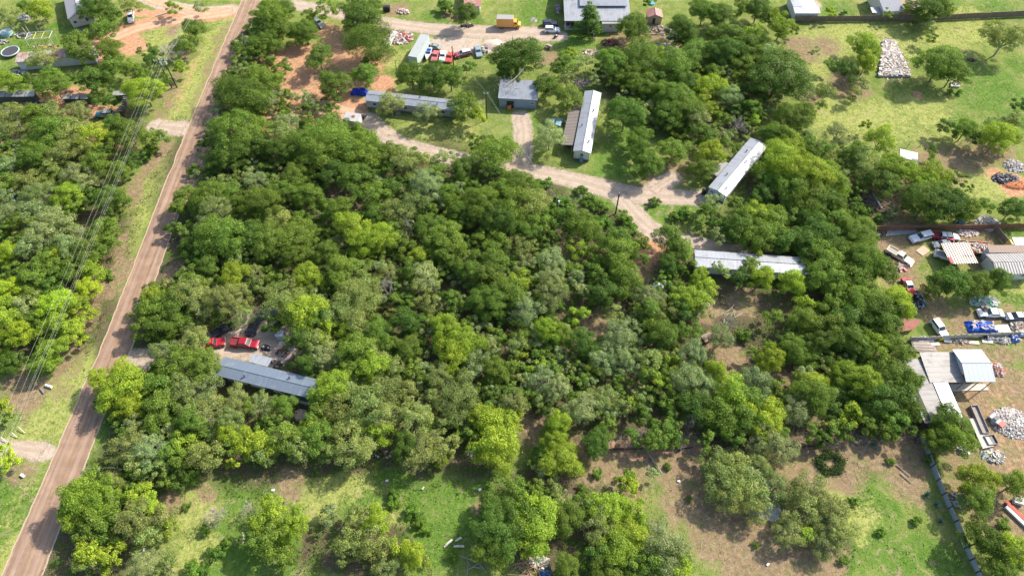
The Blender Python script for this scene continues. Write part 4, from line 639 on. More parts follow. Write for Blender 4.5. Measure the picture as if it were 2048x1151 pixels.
cover("dry_straw", 420000, acc_straw, .15, .10, [(.38, .28, .17), (.26, .18, .10), (.46, .35, .22), (.17, .19, .06)], "dry straw and dead leaves littering the bare clearings", "straw", clump=1.3, seed=12)

# ---------------------------------------------------------------- buildings
RF_GREY = metal_roof("galvanised", (.33, .36, .40), (.20, .19, .18), .75, .47)
RF_WHITE = metal_roof("white_sheet", (.40, .42, .45), (.25, .245, .24), .85, .47)
RF_NEW = metal_roof("new_white_sheet", (.47, .51, .545), (.38, .41, .43), .4, rough=.4)
RF_BLUE = metal_roof("bluish_sheet", (.20, .245, .30), (.29, .32, .36), .6)
RF_WEATH = metal_roof("weathered_sheet", (.35, .335, .315), (.17, .15, .135), .9, .46, rot=R(90), seam=1.1, metal=.1, rough=.6)
RF_RUST = metal_roof("rusty_sheet", (.46, .43, .40), (.36, .13, .06), .95, .44, seam=.7, rough=.7, metal=.1)
RF_STRIPE = metal_roof("streaked_ribbed_sheet", (.44, .43, .41), (.33, .22, .16), .55, seam=.8, metal=.1)
RF_BROWN = metal_roof("brown_sheet", (.32, .23, .18), (.2, .14, .11), .6, metal=.1, rough=.7)
RF_PINK = metal_roof("red_white_sheet", (.42, .19, .16), (.50, .45, .43), .9, seam=1.0, metal=.1, rough=.6)
RF_WOOD = metal_roof("old_boards", (.30, .255, .22), (.20, .165, .14), .8, seam=.35, metal=0, rough=.9)
RF_TARPW = metal_roof("dull_white", (.36, .35, .33), (.36, .33, .29), .8, metal=0, rough=.7)
W_GREY = siding("grey_siding", (.36, .355, .345), (.18, .16, .15)); W_BLUEG = siding("blue_grey_sheet", (.24, .30, .36), (.14, .15, .16), .45, True)
W_MINT = siding("pale_green_siding", (.50, .54, .44), (.3, .31, .26)); W_BLUEW = siding("pale_blue_siding", (.48, .56, .62), (.32, .34, .35))
W_GREEN = siding("dark_green_siding", (.085, .135, .115), (.05, .06, .05)); W_WHITE = siding("white_siding", (.62, .62, .60), (.33, .28, .24)); W_CREAM = siding("cream_siding", (.62, .57, .48), (.4, .34, .28))
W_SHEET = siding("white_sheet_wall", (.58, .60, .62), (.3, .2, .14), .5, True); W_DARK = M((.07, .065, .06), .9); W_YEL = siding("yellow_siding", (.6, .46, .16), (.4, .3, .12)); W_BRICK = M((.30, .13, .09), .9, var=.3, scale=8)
SKIRT = M((.13, .12, .11), .9, var=.3)

class Bld:
    """box building on a local frame: x along A->B, y towards C"""
    def __init__(s, name, label, A, B, C, z, cat="building", group=None):
        A, B, C = W(*A, z), W(*B, z), W(*C, z); s.L = (B - A).length; u = (B - A).normalized(); n = Vector((-u.y, u.x, 0)); s.D = (C - A).dot(n); s.z = z
        s.e = empty(name, (A.x, A.y, 0), math.atan2(u.y, u.x), label, cat, group)
    def walls(s, mat, ins=.25, skirt=0, h=None, y0=None, y1=None, x0=None, x1=None, gable=0):
        L, D = s.L, s.D; h = h or s.z - .06; x0 = ins if x0 is None else x0; x1 = L - ins if x1 is None else x1; y0 = ins if y0 is None else y0; y1 = D - ins if y1 is None else y1
        s.b = (x0, x1, y0, y1, h); mb = MB(); P = [(x0, y0), (x1, y0), (x1, y1), (x0, y1)]
        mb.poly([(x, y, skirt) for x, y in P] + [(x, y, h) for x, y in P], [(0, 1, 5, 4), (1, 2, 6, 5), (2, 3, 7, 6), (3, 0, 4, 7), (4, 5, 6, 7)])
        if gable:
            ym = (y0 + y1) / 2
            for x in (x0, x1): mb.poly([(x, y0, h), (x, y1, h), (x, ym, h + gable)], [(0, 1, 2)])
        mb.build("wall", mat, s.e)
        if skirt:
            k = MB(); k.box(((x0 + x1) / 2, (y0 + y1) / 2, skirt / 2), (x1 - x0 - .16, y1 - y0 - .16, skirt)); k.build("skirting", SKIRT, s.e)
        return s
    def gable(s, mat, rise, th=.09, ribs=0, ribmat=None):
        L, D, z = s.L, s.D, s.z; mb = MB(); m = D / 2
        mb.poly([(0, 0, z), (L, 0, z), (L, m, z + rise), (0, m, z + rise), (L, D, z), (0, D, z)] + [(0, 0, z - th), (L, 0, z - th), (L, m, z + rise - th), (0, m, z + rise - th), (L, D, z - th), (0, D, z - th)],
                [(0, 1, 2, 3), (3, 2, 4, 5), (9, 8, 7, 6), (11, 10, 8, 9), (0, 6, 7, 1), (5, 4, 10, 11), (0, 3, 9, 6), (3, 5, 11, 9), (1, 7, 8, 2), (2, 8, 10, 4)])
        s.roof = mb.build("roof", mat, s.e)
        c = MB(); c.tube([(0, m, z + rise + .01), (L, m, z + rise + .01)], .09, k=5); c.build("ridge_cap", mat, s.roof); s.rib(ribs, [(0, z, m, z + rise), (m, z + rise, D, z)], ribmat or mat); return s
    def mono(s, mat, zf=0.0, zb=0.0, th=.09, ribs=0, ribmat=None, x0=0, x1=None, y0=0, y1=None):
        L, D, z = s.L, s.D, s.z; x1 = L if x1 is None else x1; y1 = D if y1 is None else y1
        mb = MB(); mb.slab([(x0, y0, z + zf), (x1, y0, z + zf), (x1, y1, z + zb), (x0, y1, z + zb)], th); s.roof = mb.build("roof", mat, s.e); s.rib(ribs, [(y0, z + zf, y1, z + zb)], ribmat or mat, x0, x1); return s
    def rib(s, step, spans, mat, x0=0, x1=None):
        if not step: return
        mb = MB(); x = x0 + step / 2; x1 = s.L if x1 is None else x1
        while x < x1:
            for ya, za, yb, zb_ in spans: mb.slab([(x - step * .16, ya, za + .07), (x + step * .16, ya, za + .07), (x + step * .16, yb, zb_ + .07), (x - step * .16, yb, zb_ + .07)], .068)
            x += step
        mb.build("roof_rib", mat, s.roof)
    def win(s, side, t, zc, w_=.9, h=.9, kind="window", mat=None, shut=None):
        x0, x1, y0, y1, hh = s.b
        if side == 'F': p = (x0 + t, y0, zc); rz = 0
        elif side == 'B': p = (x0 + t, y1, zc); rz = math.pi
        elif side == 'L': p = (x0, y0 + t, zc); rz = -math.pi / 2
        else: p = (x1, y0 + t, zc); rz = math.pi / 2
        fr = MB(); b_ = .09
        for c, d in (((0, -.03, h / 2), (w_ + b_ * 2, .1, b_)), ((0, -.03, -h / 2), (w_ + b_ * 2, .1, b_)), ((-w_ / 2, -.03, 0), (b_, .1, h - b_)), ((w_ / 2, -.03, 0), (b_, .1, h - b_)), ((0, -.02, 0), (w_ - b_, .05, .04))): fr.box(c, d)
        f = fr.build(kind, WHITE if kind == "window" else (shut or WOOD), s.e, p, rz)
        q = MB(); q.box((0, -.012, 0), (w_ - .03, .03, h - .03)); q.build("pane" if kind == "window" else "door_leaf_or_shade", mat or GLASS, f); return s
    def vent(s, pts):
        for x, y, zz in pts:
            m = MB(); m.disc((x, y, zz - .1), .12, .5, 8); m.disc((x, y, zz + .4), .2, .08, 8); m.build("roof_vent", DARKMETAL, s.e)
        return s
    def posts(s, pts, h0=None, r=.07, mat=None):
        for p in pts: m = MB(); m.box((p[0], p[1], (p[2] if len(p) > 2 else s.z - .1) / 2), (r * 2, r * 2, (p[2] if len(p) > 2 else s.z - .1))); m.build("post", mat or GREYWOOD, s.e)
        return s
def steps(e, x, y, n=3, w_=1.2, d=.3, out=-1):
    for k in range(n):
        m = MB(); m.box((x, y + out * (n - k - .5) * d, .17 * (k + 1) / 2), (w_, d, .17 * (k + 1))); m.build("step", GREYWOOD, e)

# tarp-ended grey trailer
b = Bld("mobile_home", "long grey mobile home with streaked metal roof and a blue tarp at its left end", (729, 201), (912, 222), (736, 180), 3.0, "mobile home", "single-wide mobile homes")
b.walls(W_GREY, skirt=.75, gable=.35).gable(RF_GREY, .42)
for t in (2.2, 6.5, 10.5, 15.5, 20.5): b.win('F', t, 1.95, 1.1, .9)
b.win('F', 8.4, 1.75, .85, 1.95, "door", W_WHITE); steps(b.e, 8.65, .22); b.vent([(5, 3.2, 3.25), (14, 3.3, 3.2), (19, 1.3, 3.25)])
# long white gabled trailer
b = Bld("mobile_home", "long white gable-roofed mobile home end-on beside the drive, pale green end wall", (1182, 307), (1203, 186), (1146, 302), 3.15, "mobile home", "single-wide mobile homes")
b.walls(W_MINT, skirt=.7, gable=.5).gable(RF_WHITE, .6); D = b.b[3] - b.b[2]
b.win('L', D * .5, 2.1, .9, .95); b.win('L', D * .9, 1.2, .35, .5, "window", DARKMETAL)
for t in (2, 6, 11, 17): b.win('F', t, 2.0, .9, .9)
for t in (4, 12, 19): b.win('B', b.L - t, 2.0, .9, .9)
m = MB(); m.box((-.2, D * .55, .75), (.8, .8, .9)); m.disc((-.2, D * .55, 1.2), .3, .06, 12); m.build("cooler_unit", M((.12, .2, .28), .6), b.e); b.vent([(3.5, 1.0, 3.5), (9, 3.4, 3.5), (15, 1.2, 3.45)])
# lean-to beside it
b = Bld("lean_to", "low weathered brown board lean-to roof along the left side of the white gabled trailer", (1146, 291), (1161, 222), (1127, 267), 2.6, "lean-to")
b.mono(RF_WOOD, .1, -.3, ribs=.55); b.posts([(.3, b.D - .3, 2.2), (b.L / 2, b.D - .3, 2.2), (b.L - .3, b.D - .3, 2.2), (.3, .3, 2.5), (b.L - .3, .3, 2.5)])
m = MB(); m.box((b.L / 2, b.D * .5, .6), (b.L * .7, b.D * .5, 1.1)); m.build("stored_boxes", W_DARK, b.e)
# white-roofed diagonal trailer
b = Bld("mobile_home", "diagonal mobile home with bright white rounded roof and pale blue end at the drive's end", (1453, 393), (1536, 292), (1415, 376), 3.1, "mobile home", "single-wide mobile homes")
b.walls(W_BLUEW, skirt=.7, gable=.35).gable(RF_WHITE, .42); D = b.b[3] - b.b[2]
b.win('L', D * .35, 2.0, 1.0, 1.0); b.win('L', D * .8, 2.1, .8, .6)
for t in (2.5, 5.5, 9, 13, 17): b.win('F', t, 2.0, .8, .9)
b.vent([(2.0, 1.2, 3.35), (6, 3.2, 3.4), (12.5, 1.6, 3.4), (16, 3.2, 3.4)])
b = Bld("porch_roof", "small grey sheet porch roof on the left flank of the diagonal white trailer", (1434, 352), (1459, 327), (1420, 345), 2.4, "porch")
b.mono(RF_TARPW, 0, -.1); b.posts([(.2, b.D - .2), (b.L - .2, b.D - .2), (.2, .2), (b.L - .2, .2)])
m = MB(); m.box((b.L / 2, b.D / 2, .25), (b.L * .9, b.D * .8, .3)); m.build("deck", GREYWOOD, b.e)
m = MB(); P = W(1407, 387); m.disc((0, 0, 0), .55, 1.5, 14); m.disc((0, 0, 1.5), .35, .12, 14)
o = m.build("water_tank", BLACK, None, P); tag(o, "black round tank at the corner of the pale blue trailer end", "tank")
# half hidden trailer
b = Bld("mobile_home", "white-roofed mobile home half hidden by trees where the drive ends", (1391, 533), (1618, 549), (1399, 500), 3.1, "mobile home", "single-wide mobile homes")
b.walls(W_WHITE, skirt=.75, gable=.35).gable(RF_WHITE, .42)
for t in (2.5, 7, 12, 18): b.win('F', t, 1.95, 1, .9)
b.win('L', 2, 2, .9, .9); b.win('F', 9.5, 1.75, .85, 1.95, "door", W_GREY); steps(b.e, 9.8, .22); b.vent([(4, 1.2, 3.35), (13, 3.2, 3.35)])
# green walled trailer
b = Bld("mobile_home", "dark green mobile home with dull bluish metal roof below the red pickups", (428, 749), (640, 801), (441, 711), 3.1, "mobile home", "single-wide mobile homes")
b.walls(W_GREEN, skirt=.7, gable=.3).gable(RF_BLUE, .35)
SHUT = M((.62, .62, .6), .6)
b.win('F', 8.6, 2.2, 3.0, .85, "window", SHUT); b.win('F', 12.5, 2.15, 1.4, .9, "window", SHUT); b.win('F', 3.0, 2.2, 1.3, .8); b.win('F', 20.0, 2.1, .9, .7); b.win('F', 16.0, 1.75, .9, 1.95, "door", SHUT); b.win('F', 5.6, 2.2, 1.2, .8, "window", SHUT)
m = MB(); m.box((17.3, -.05, .25), (6.5, .5, .45)); m.build("foundation_blocks", CONC, b.e); steps(b.e, 16.3, .2); b.vent([(6, 1, 3.3), (14.5, 2.8, 3.35)])
b = Bld("porch_roof", "pale flat sheet-metal porch roof on the back of the green trailer", (497, 723), (535, 733), (508, 706), 2.75, "porch")
b.mono(RF_WHITE, .1, -.1); b.posts([(.2, b.D - .2, 2.5), (b.L - .2, b.D - .2, 2.5)]); m = MB(); m.box((b.L / 2, b.D / 2, .2), (b.L * .9, b.D * .8, .35)); m.build("deck", GREYWOOD, b.e)
# garage
b = Bld("garage", "square blue-grey metal garage with open dark doorway and a dead limb fallen on its roof", (996, 196), (1075, 200), (1001, 162), 3.3, "garage")
b.walls(W_BLUEG, gable=0).mono(RF_GREY, -.05, .75); x0, x1, y0, y1, h = b.b
m = MB(); m.poly([(x0, y0, h), (x0, y1, h), (x0, y1, h + .7)], [(0, 1, 2)]); m.poly([(x1, y0, h), (x1, y1, h), (x1, y1, h + .7)], [(0, 1, 2)]); m.poly([(x0, y1, h), (x1, y1, h), (x1, y1, h + .7), (x0, y1, h + .7)], [(0, 1, 2, 3)]); m.build("gable_wall", W_BLUEG, b.e)
b.win('F', 2.9, 1.2, 1.9, 2.4, "door", BLACK); b.win('F', 8.6, 1.9, 1.1, .6)  # black sheet stands in for the shade inside the open doorway
m = MB(); m.box((2.9, -.4, .6), (.9, .5, 1.0)); m.box((3.2, -.5, 1.2), (.5, .3, .4)); o = m.build("equipment", M((.55, .22, .06), .6), None, b.e.location, b.e.rotation_euler.z); tag(o, "orange machine standing in the dark doorway of the blue-grey garage", "machine")
rng = np.random.default_rng(5); m = MB()
for k in range(60):
    a = Vector((rng.uniform(-1, 5.5), rng.uniform(1.5, 6.5), 0)); a.z = 3.7 + rng.uniform(0, 1.3) ; q = a + Vector((rng.uniform(-1.4, 1.4), rng.uniform(-1.2, 1.2), rng.uniform(-.4, .5))); m.tube([a, (a + q) / 2 + Vector((0, 0, .2)), q], .05, .02, 4)
m.tube([(6.2, 9.0, 6.3), (4.5, 7.0, 5.0), (2, 4, 4.3)], .2, .08, 6)
o = m.build("brushwood", TWIG, None, b.e.location, b.e.rotation_euler.z); tag(o, "tangled dead tree limb lying across the garage roof", "branch")
# small rusty white shed
b = Bld("shed", "small white shed with flat rust-streaked roof beside the gravel turnaround", (684, 239), (714, 244), (691, 223), 2.5, "shed")
b.walls(W_SHEET, ins=.08).mono(metal_roof("shed_sheet", (.48, .47, .46), (.36, .15, .08), .9, .53, seam=.7, rough=.7, metal=.1), 0, .05); m = MB(); m.box((2.4, 1.7, 2.62), (.8, .7, .12)); m.build("roof_patch", RUST, b.roof); b.win('F', 1.6, 1.1, 1.0, 2.0, "door", W_SHEET, WHITE)
# long box trailer
b = Bld("box_trailer", "long pale box trailer with a stained roof parked beside the rows of old cars", (816, 112), (833.5, 115), (831, 66), 4.0, "trailer")
b.walls(siding("trailer_side", (.42, .5, .48), (.3, .3, .27), .4, True), ins=.02, skirt=1.1, h=3.95).mono(metal_roof("stained_roof", (.46, .49, .47), (.33, .30, .25), .8, metal=.1, rot=R(90)), 0, 0, .06)
for yy in (1.2, 2.4):
    for xx in (.35, b.L - .35): m = MB(); m.disc((xx - .15, yy, .5), .5, .3, 14, axis='X'); m.build("wheel", RUBBER, b.e)
m = MB(); m.box((b.L / 2, b.D - 2.5, .55), (.3, .3, 1.1)); m.build("landing_leg", DARKMETAL, b.e)
# big metal-roofed house at the top edge
b = Bld("farmhouse", "big white metal-roofed house with projecting porch wing at the top edge", (1129, 42), (1262, 42), (1120, -48), 3.3, "house")
b.walls(W_BRICK, y0=2.8, ins=.5, gable=0).gable(RF_WHITE, 1.9); b.win('F', 2, 1.8, 1.2, 1.2); b.win('F', 6, 1.6, .95, 2.1, "door", W_WHITE); b.win('F', 9, 1.8, 1.2, 1.2)
b.posts([(.3, .4, 3.1), (4.5, .4, 3.1), (8.5, .4, 3.1)], mat=WHITE); m = MB(); m.box((5.5, 1.7, .12), (10.5, 2.6, .24)); m.build("porch_slab", CONC, b.e)
m = MB(); L_ = b.L; m.slab([(4.6, 5.2, 4.75), (18.3, 5.2, 4.75), (18.3, b.D / 2, 5.6), (4.6, b.D / 2, 5.6)], .25); m.build("raised_roof", RF_GREY, b.e)
b2 = Bld("kitchen_wing", "grey-roofed white front wing of the big house with barrels along its wall", (1204, 48), (1243, 47.5), (1201, 22), 3.0, "house wing")
b2.walls(W_WHITE, ins=.3).mono(RF_TARPW, 0, .75); b2.win('F', 2.3, 2.0, .8, .5)
for k, (px, c) in enumerate(((1212, (.6, .62, .62)), (1218, (.05, .12, .25)), (1222, (.04, .1, .22)), (1226, (.55, .58, .6)))):
    m = MB(); m.disc((0, 0, 0), .32, .9, 12); m.disc((0, 0, .9), .3, .03, 12); o = m.build("barrel", M(c, .5), None, W(px, 63)); tag(o, "%s barrel by the house wing wall, %s" % ("white" if k in (0, 3) else "blue", ["leftmost of the four", "second from left", "third from left", "rightmost of the four"][k]), "barrel", "barrels by the house wing")
# red striped small shed
b = Bld("shed", "little shed with red and white striped gable roof right of the big house", (1326, 35.5), (1323.5, 20), (1295, 33), 2.3, "shed")
b.walls(siding("tan_boards", (.42, .38, .25), (.3, .25, .18), .3, True), gable=.75, ins=.2).gable(RF_PINK, .85); b.win('L', (b.b[3] - b.b[2]) * .55, 1.0, .8, 1.8, "door", BLACK)
# red streaked barn roof at the very top
b = Bld("barn", "red and white streaked barn roof cut off by the top edge", (927, 13), (962, 13), (930, -30), 3.0, "barn"); b.walls(W_WHITE, ins=.4).gable(RF_PINK, .5)
# top-left house
b = Bld("house", "cream house with grey roof in the upper left, end wall facing down", (184, 27), (170, -32), (135, 37), 3.4, "house")
b.walls(W_CREAM, skirt=.4, gable=1.0).gable(metal_roof("shingle_grey", (.36, .36, .38), (.25, .25, .26), .6, metal=0, rough=.8), 1.15); D = b.b[3] - b.b[2]
b.win('L', D * .3, 2.0, .7, 1.2); b.win('L', D * .82, 2.0, .9, .8)
# rusty barn
b = Bld("long_barn", "long narrow barn with badly rusted roof and pale sheet walls below the trampoline", (30, 125), (186, 110), (38, 109), 3.0, "barn")
b.walls(W_SHEET, ins=.2, skirt=.15).mono(RF_RUST, 0, .5, ribs=1.1)
# coops
for n_, (A, B_, C_, lab, zz) in enumerate((((-30, 194), (68, 193), (-28, 184), "long low shed with white roof at the left edge", 2.2), ((122, 198), (176, 198), (124, 190), "row of tan and white roof sheets over a low coop", 1.9), ((224, 191), (252, 190), (225, 184), "short grey-roofed coop at the right end of the pens", 1.9))):
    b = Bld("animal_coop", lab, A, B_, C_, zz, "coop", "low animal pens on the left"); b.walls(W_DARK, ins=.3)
    m = MB(); k = int(b.L / 2.2)
    for j in range(k): m.slab([(j * b.L / k + .1, 0, zz), ((j + 1) * b.L / k - .12, 0, zz), ((j + 1) * b.L / k - .12, b.D, zz + .3), (j * b.L / k + .1, b.D, zz + .3)], .06)
    m.build("roof", RF_TARPW if n_ else RF_WHITE, b.e)
b = Bld("slatted_coop", "narrow coop with broken grey slatted roof sheets running down the pen edge", (243, 223), (254, 193), (237, 221), 1.9, "coop"); b.walls(W_DARK, ins=.2); m = MB()
for j in range(9): m.slab([(j * b.L / 9 + .1, 0, 1.95 + .05 * (j % 3)), ((j + 1) * b.L / 9 - .35, 0, 1.95), ((j + 1) * b.L / 9 - .3, b.D, 2.1), (j * b.L / 9 + .15, b.D, 2.1)], .05)
m.build("roof", RF_TARPW, b.e)
# carport and ribbed houses on the right
b = Bld("carport", "ribbed white carport roof with a pale pickup under its left end", (1902, 527), (1957, 525), (1877, 487), 2.6, "carport")
u_ = b.L; A_ = W(1904, 527, 2.6); b.mono(RF_STRIPE, -.1, .1, ribs=.55, ribmat=M((.36, .27, .2), .8)); b.posts([(.2, .2), (b.L - .2, .2), (.2, b.D - .2), (b.L - .2, b.D - .2)])
m = MB(); m.box((.35, .9, 2.72), (.75, 1.6, .06)); m.build("red_patch", M((.5, .05, .05), .6), b.roof); m = MB(); m.tube([(3.6, 2.0, 2.78), (5.4, 1.8, 2.78), (5.6, 1.5, 2.78)], .07); m.build("stove_pipe", RUST, b.roof)
b = Bld("ribbed_house", "house under rust-streaked ribbed metal sheets at the right edge", (1994, 549), (2080, 546), (1961, 508), 3.0, "house")
b.walls(W_WHITE, ins=.4, y0=.5).gable(RF_STRIPE, .75, ribs=.6, ribmat=M((.30, .28, .27), .7)); b.win('F', 6.5, 1.8, 1.2, .8); b.win('F', 2.5, 1.8, 1.0, .8)
b = Bld("brown_roofed_annex", "low annex with brown roof behind the ribbed-roof house", (1979, 505), (2075, 504), (1982, 492), 3.1, "building"); b.walls(W_BLUEW, ins=.2).mono(RF_BROWN, 0, .35)
b = Bld("yellow_shed", "yellow shed with bright white roof behind the fence at the right edge", (2031, 490), (2075, 490), (2024, 476), 2.4, "shed"); b.walls(W_YEL, ins=.3, x0=-.6).mono(RF_NEW, 0, .2)
# workshop group lower right
b = Bld("workshop", "new bright white gable roof with a central ridge at the lower right", (1932, 763), (1992, 763), (1904, 698), 3.8, "workshop")
b.walls(W_WHITE, y0=2.4, ins=.4, gable=.6).gable(RF_NEW, .95); b.posts([(.3, .3), (b.L / 2, .3), (b.L - .3, .3)], mat=GREYWOOD); b.win('F', 1.6, 1.2, 1.6, 2.1, "door", BLACK); b.win('F', 4.2, 1.8, .9, .8)
m = MB(); P = [W(1899, 782), W(1977, 780), W(1970, 768), W(1893, 768)]; m.slab([(p.x, p.y, .14) for p in P], .2); o = m.build("concrete_slab", CONC); tag(o, "pale concrete apron in front of the white-ridged workshop", "slab")
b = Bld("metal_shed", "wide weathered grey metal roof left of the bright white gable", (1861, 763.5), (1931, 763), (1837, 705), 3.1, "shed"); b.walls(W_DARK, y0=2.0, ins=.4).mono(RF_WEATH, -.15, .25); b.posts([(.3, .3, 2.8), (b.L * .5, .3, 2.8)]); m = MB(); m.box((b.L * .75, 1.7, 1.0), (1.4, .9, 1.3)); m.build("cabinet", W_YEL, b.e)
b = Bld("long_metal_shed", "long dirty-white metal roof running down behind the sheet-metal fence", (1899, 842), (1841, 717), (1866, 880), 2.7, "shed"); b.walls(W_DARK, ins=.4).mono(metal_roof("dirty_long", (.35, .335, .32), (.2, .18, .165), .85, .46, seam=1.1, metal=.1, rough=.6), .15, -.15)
b = Bld("narrow_metal_shed", "narrow clean pale-blue metal roof strip beside the long dirty roof", (1929, 843), (1895, 765), (1899, 843), 2.9, "shed"); b.mono(RF_NEW, .1, .1); b.posts([(.3, .2, 2.8), (b.L * .5, .2, 2.8), (b.L - .3, .2, 2.8), (.3, b.D - .2, 2.8)])
m = MB(); P = [W(1936, 838), W(1952, 838), W(1986, 893), W(1963, 898)]; m.slab([(p.x, p.y, .18) for p in P], .25); o = m.build("concrete_slab", CONC); tag(o, "long pale concrete strip below the narrow metal roof", "slab")
def trough(A, B_, w_, h, nm, lab, cat, fill):
    a, c = W(*A), W(*B_); L_ = (c - a).length; e = empty(nm, a, math.atan2(c.y - a.y, c.x - a.x), lab, cat)
    m = MB(); m.box((L_ / 2, w_ / 2, h / 2), (L_, .1, h)); m.box((L_ / 2, -w_ / 2, h / 2), (L_, .1, h)); m.box((0, 0, h / 2), (.1, w_ - .1, h)); m.box((L_, 0, h / 2), (.1, w_ - .1, h)); m.build("rim", GREYWOOD, e)
    m = MB(); m.box((L_ / 2, 0, h * .3), (L_ - .1, w_ - .1, h * .5)); m.build("filling", fill, e)
trough((1944, 813), (1968, 868), 1.3, .8, "timber_stack", "long stack of grey boards bound side by side near the rubble", "timber", GREYWOOD)
m = MB(); rng = np.random.default_rng(4)
for k in range(9): m.box((0, 0, .9 + .06 * k), (.1, .1, .1))
trough((1974, 872), (1984, 890), 1.9, .7, "stock_trough", "square dark water trough at the end of the board stack", "trough", GLASS)
# top right houses
b = Bld("house", "white and grey patched roofs behind the board fence, left one", (1590, 27), (1642, 27), (1572, -10), 2.8, "house"); b.walls(W_WHITE, ins=.4); m = MB(); L_, D_ = b.L, b.D
m.slab([(0, 0, 2.8), (L_, 0, 2.8), (L_, D_ * .3, 3.1), (0, D_ * .3, 3.1)], .1); m.slab([(0, D_ * .3, 3.15), (L_ * .35, D_ * .3, 3.15), (L_ * .35, D_, 3.2), (0, D_, 3.2)], .1); m.build("roof", RF_WHITE, b.e)
m = MB(); m.slab([(L_ * .38, D_ * .35, 2.6), (L_ * .95, D_ * .35, 2.6), (L_ * .95, D_, 2.6), (L_ * .38, D_, 2.6)], .1); m.build("patio_cover", RF_WOOD, b.e)
b = Bld("house", "grey-roofed house with brown wing behind the board fence, right one", (1768, 24), (1808, 22), (1765, -20), 3.2, "house"); b.walls(W_CREAM, ins=.4, gable=1.0).gable(metal_roof("slate_grey", (.30, .31, .35), (.22, .22, .25), .5, metal=0, rough=.8), 1.1)
b = Bld("house_wing", "flat brown-roofed wing right of the grey-roofed house at the top", (1809, 20), (1850, 18), (1808, -20), 3.0, "house wing"); b.walls(W_CREAM, ins=.3).mono(RF_BROWN, 0, .5)
b = Bld("awning", "small pale awning roof left of the grey-roofed house", (1745, 26), (1765, 26), (1748, 16), 2.3, "awning"); b.mono(RF_WHITE, 0, .2); b.posts([(.2, .2), (b.L - .2, .2)])

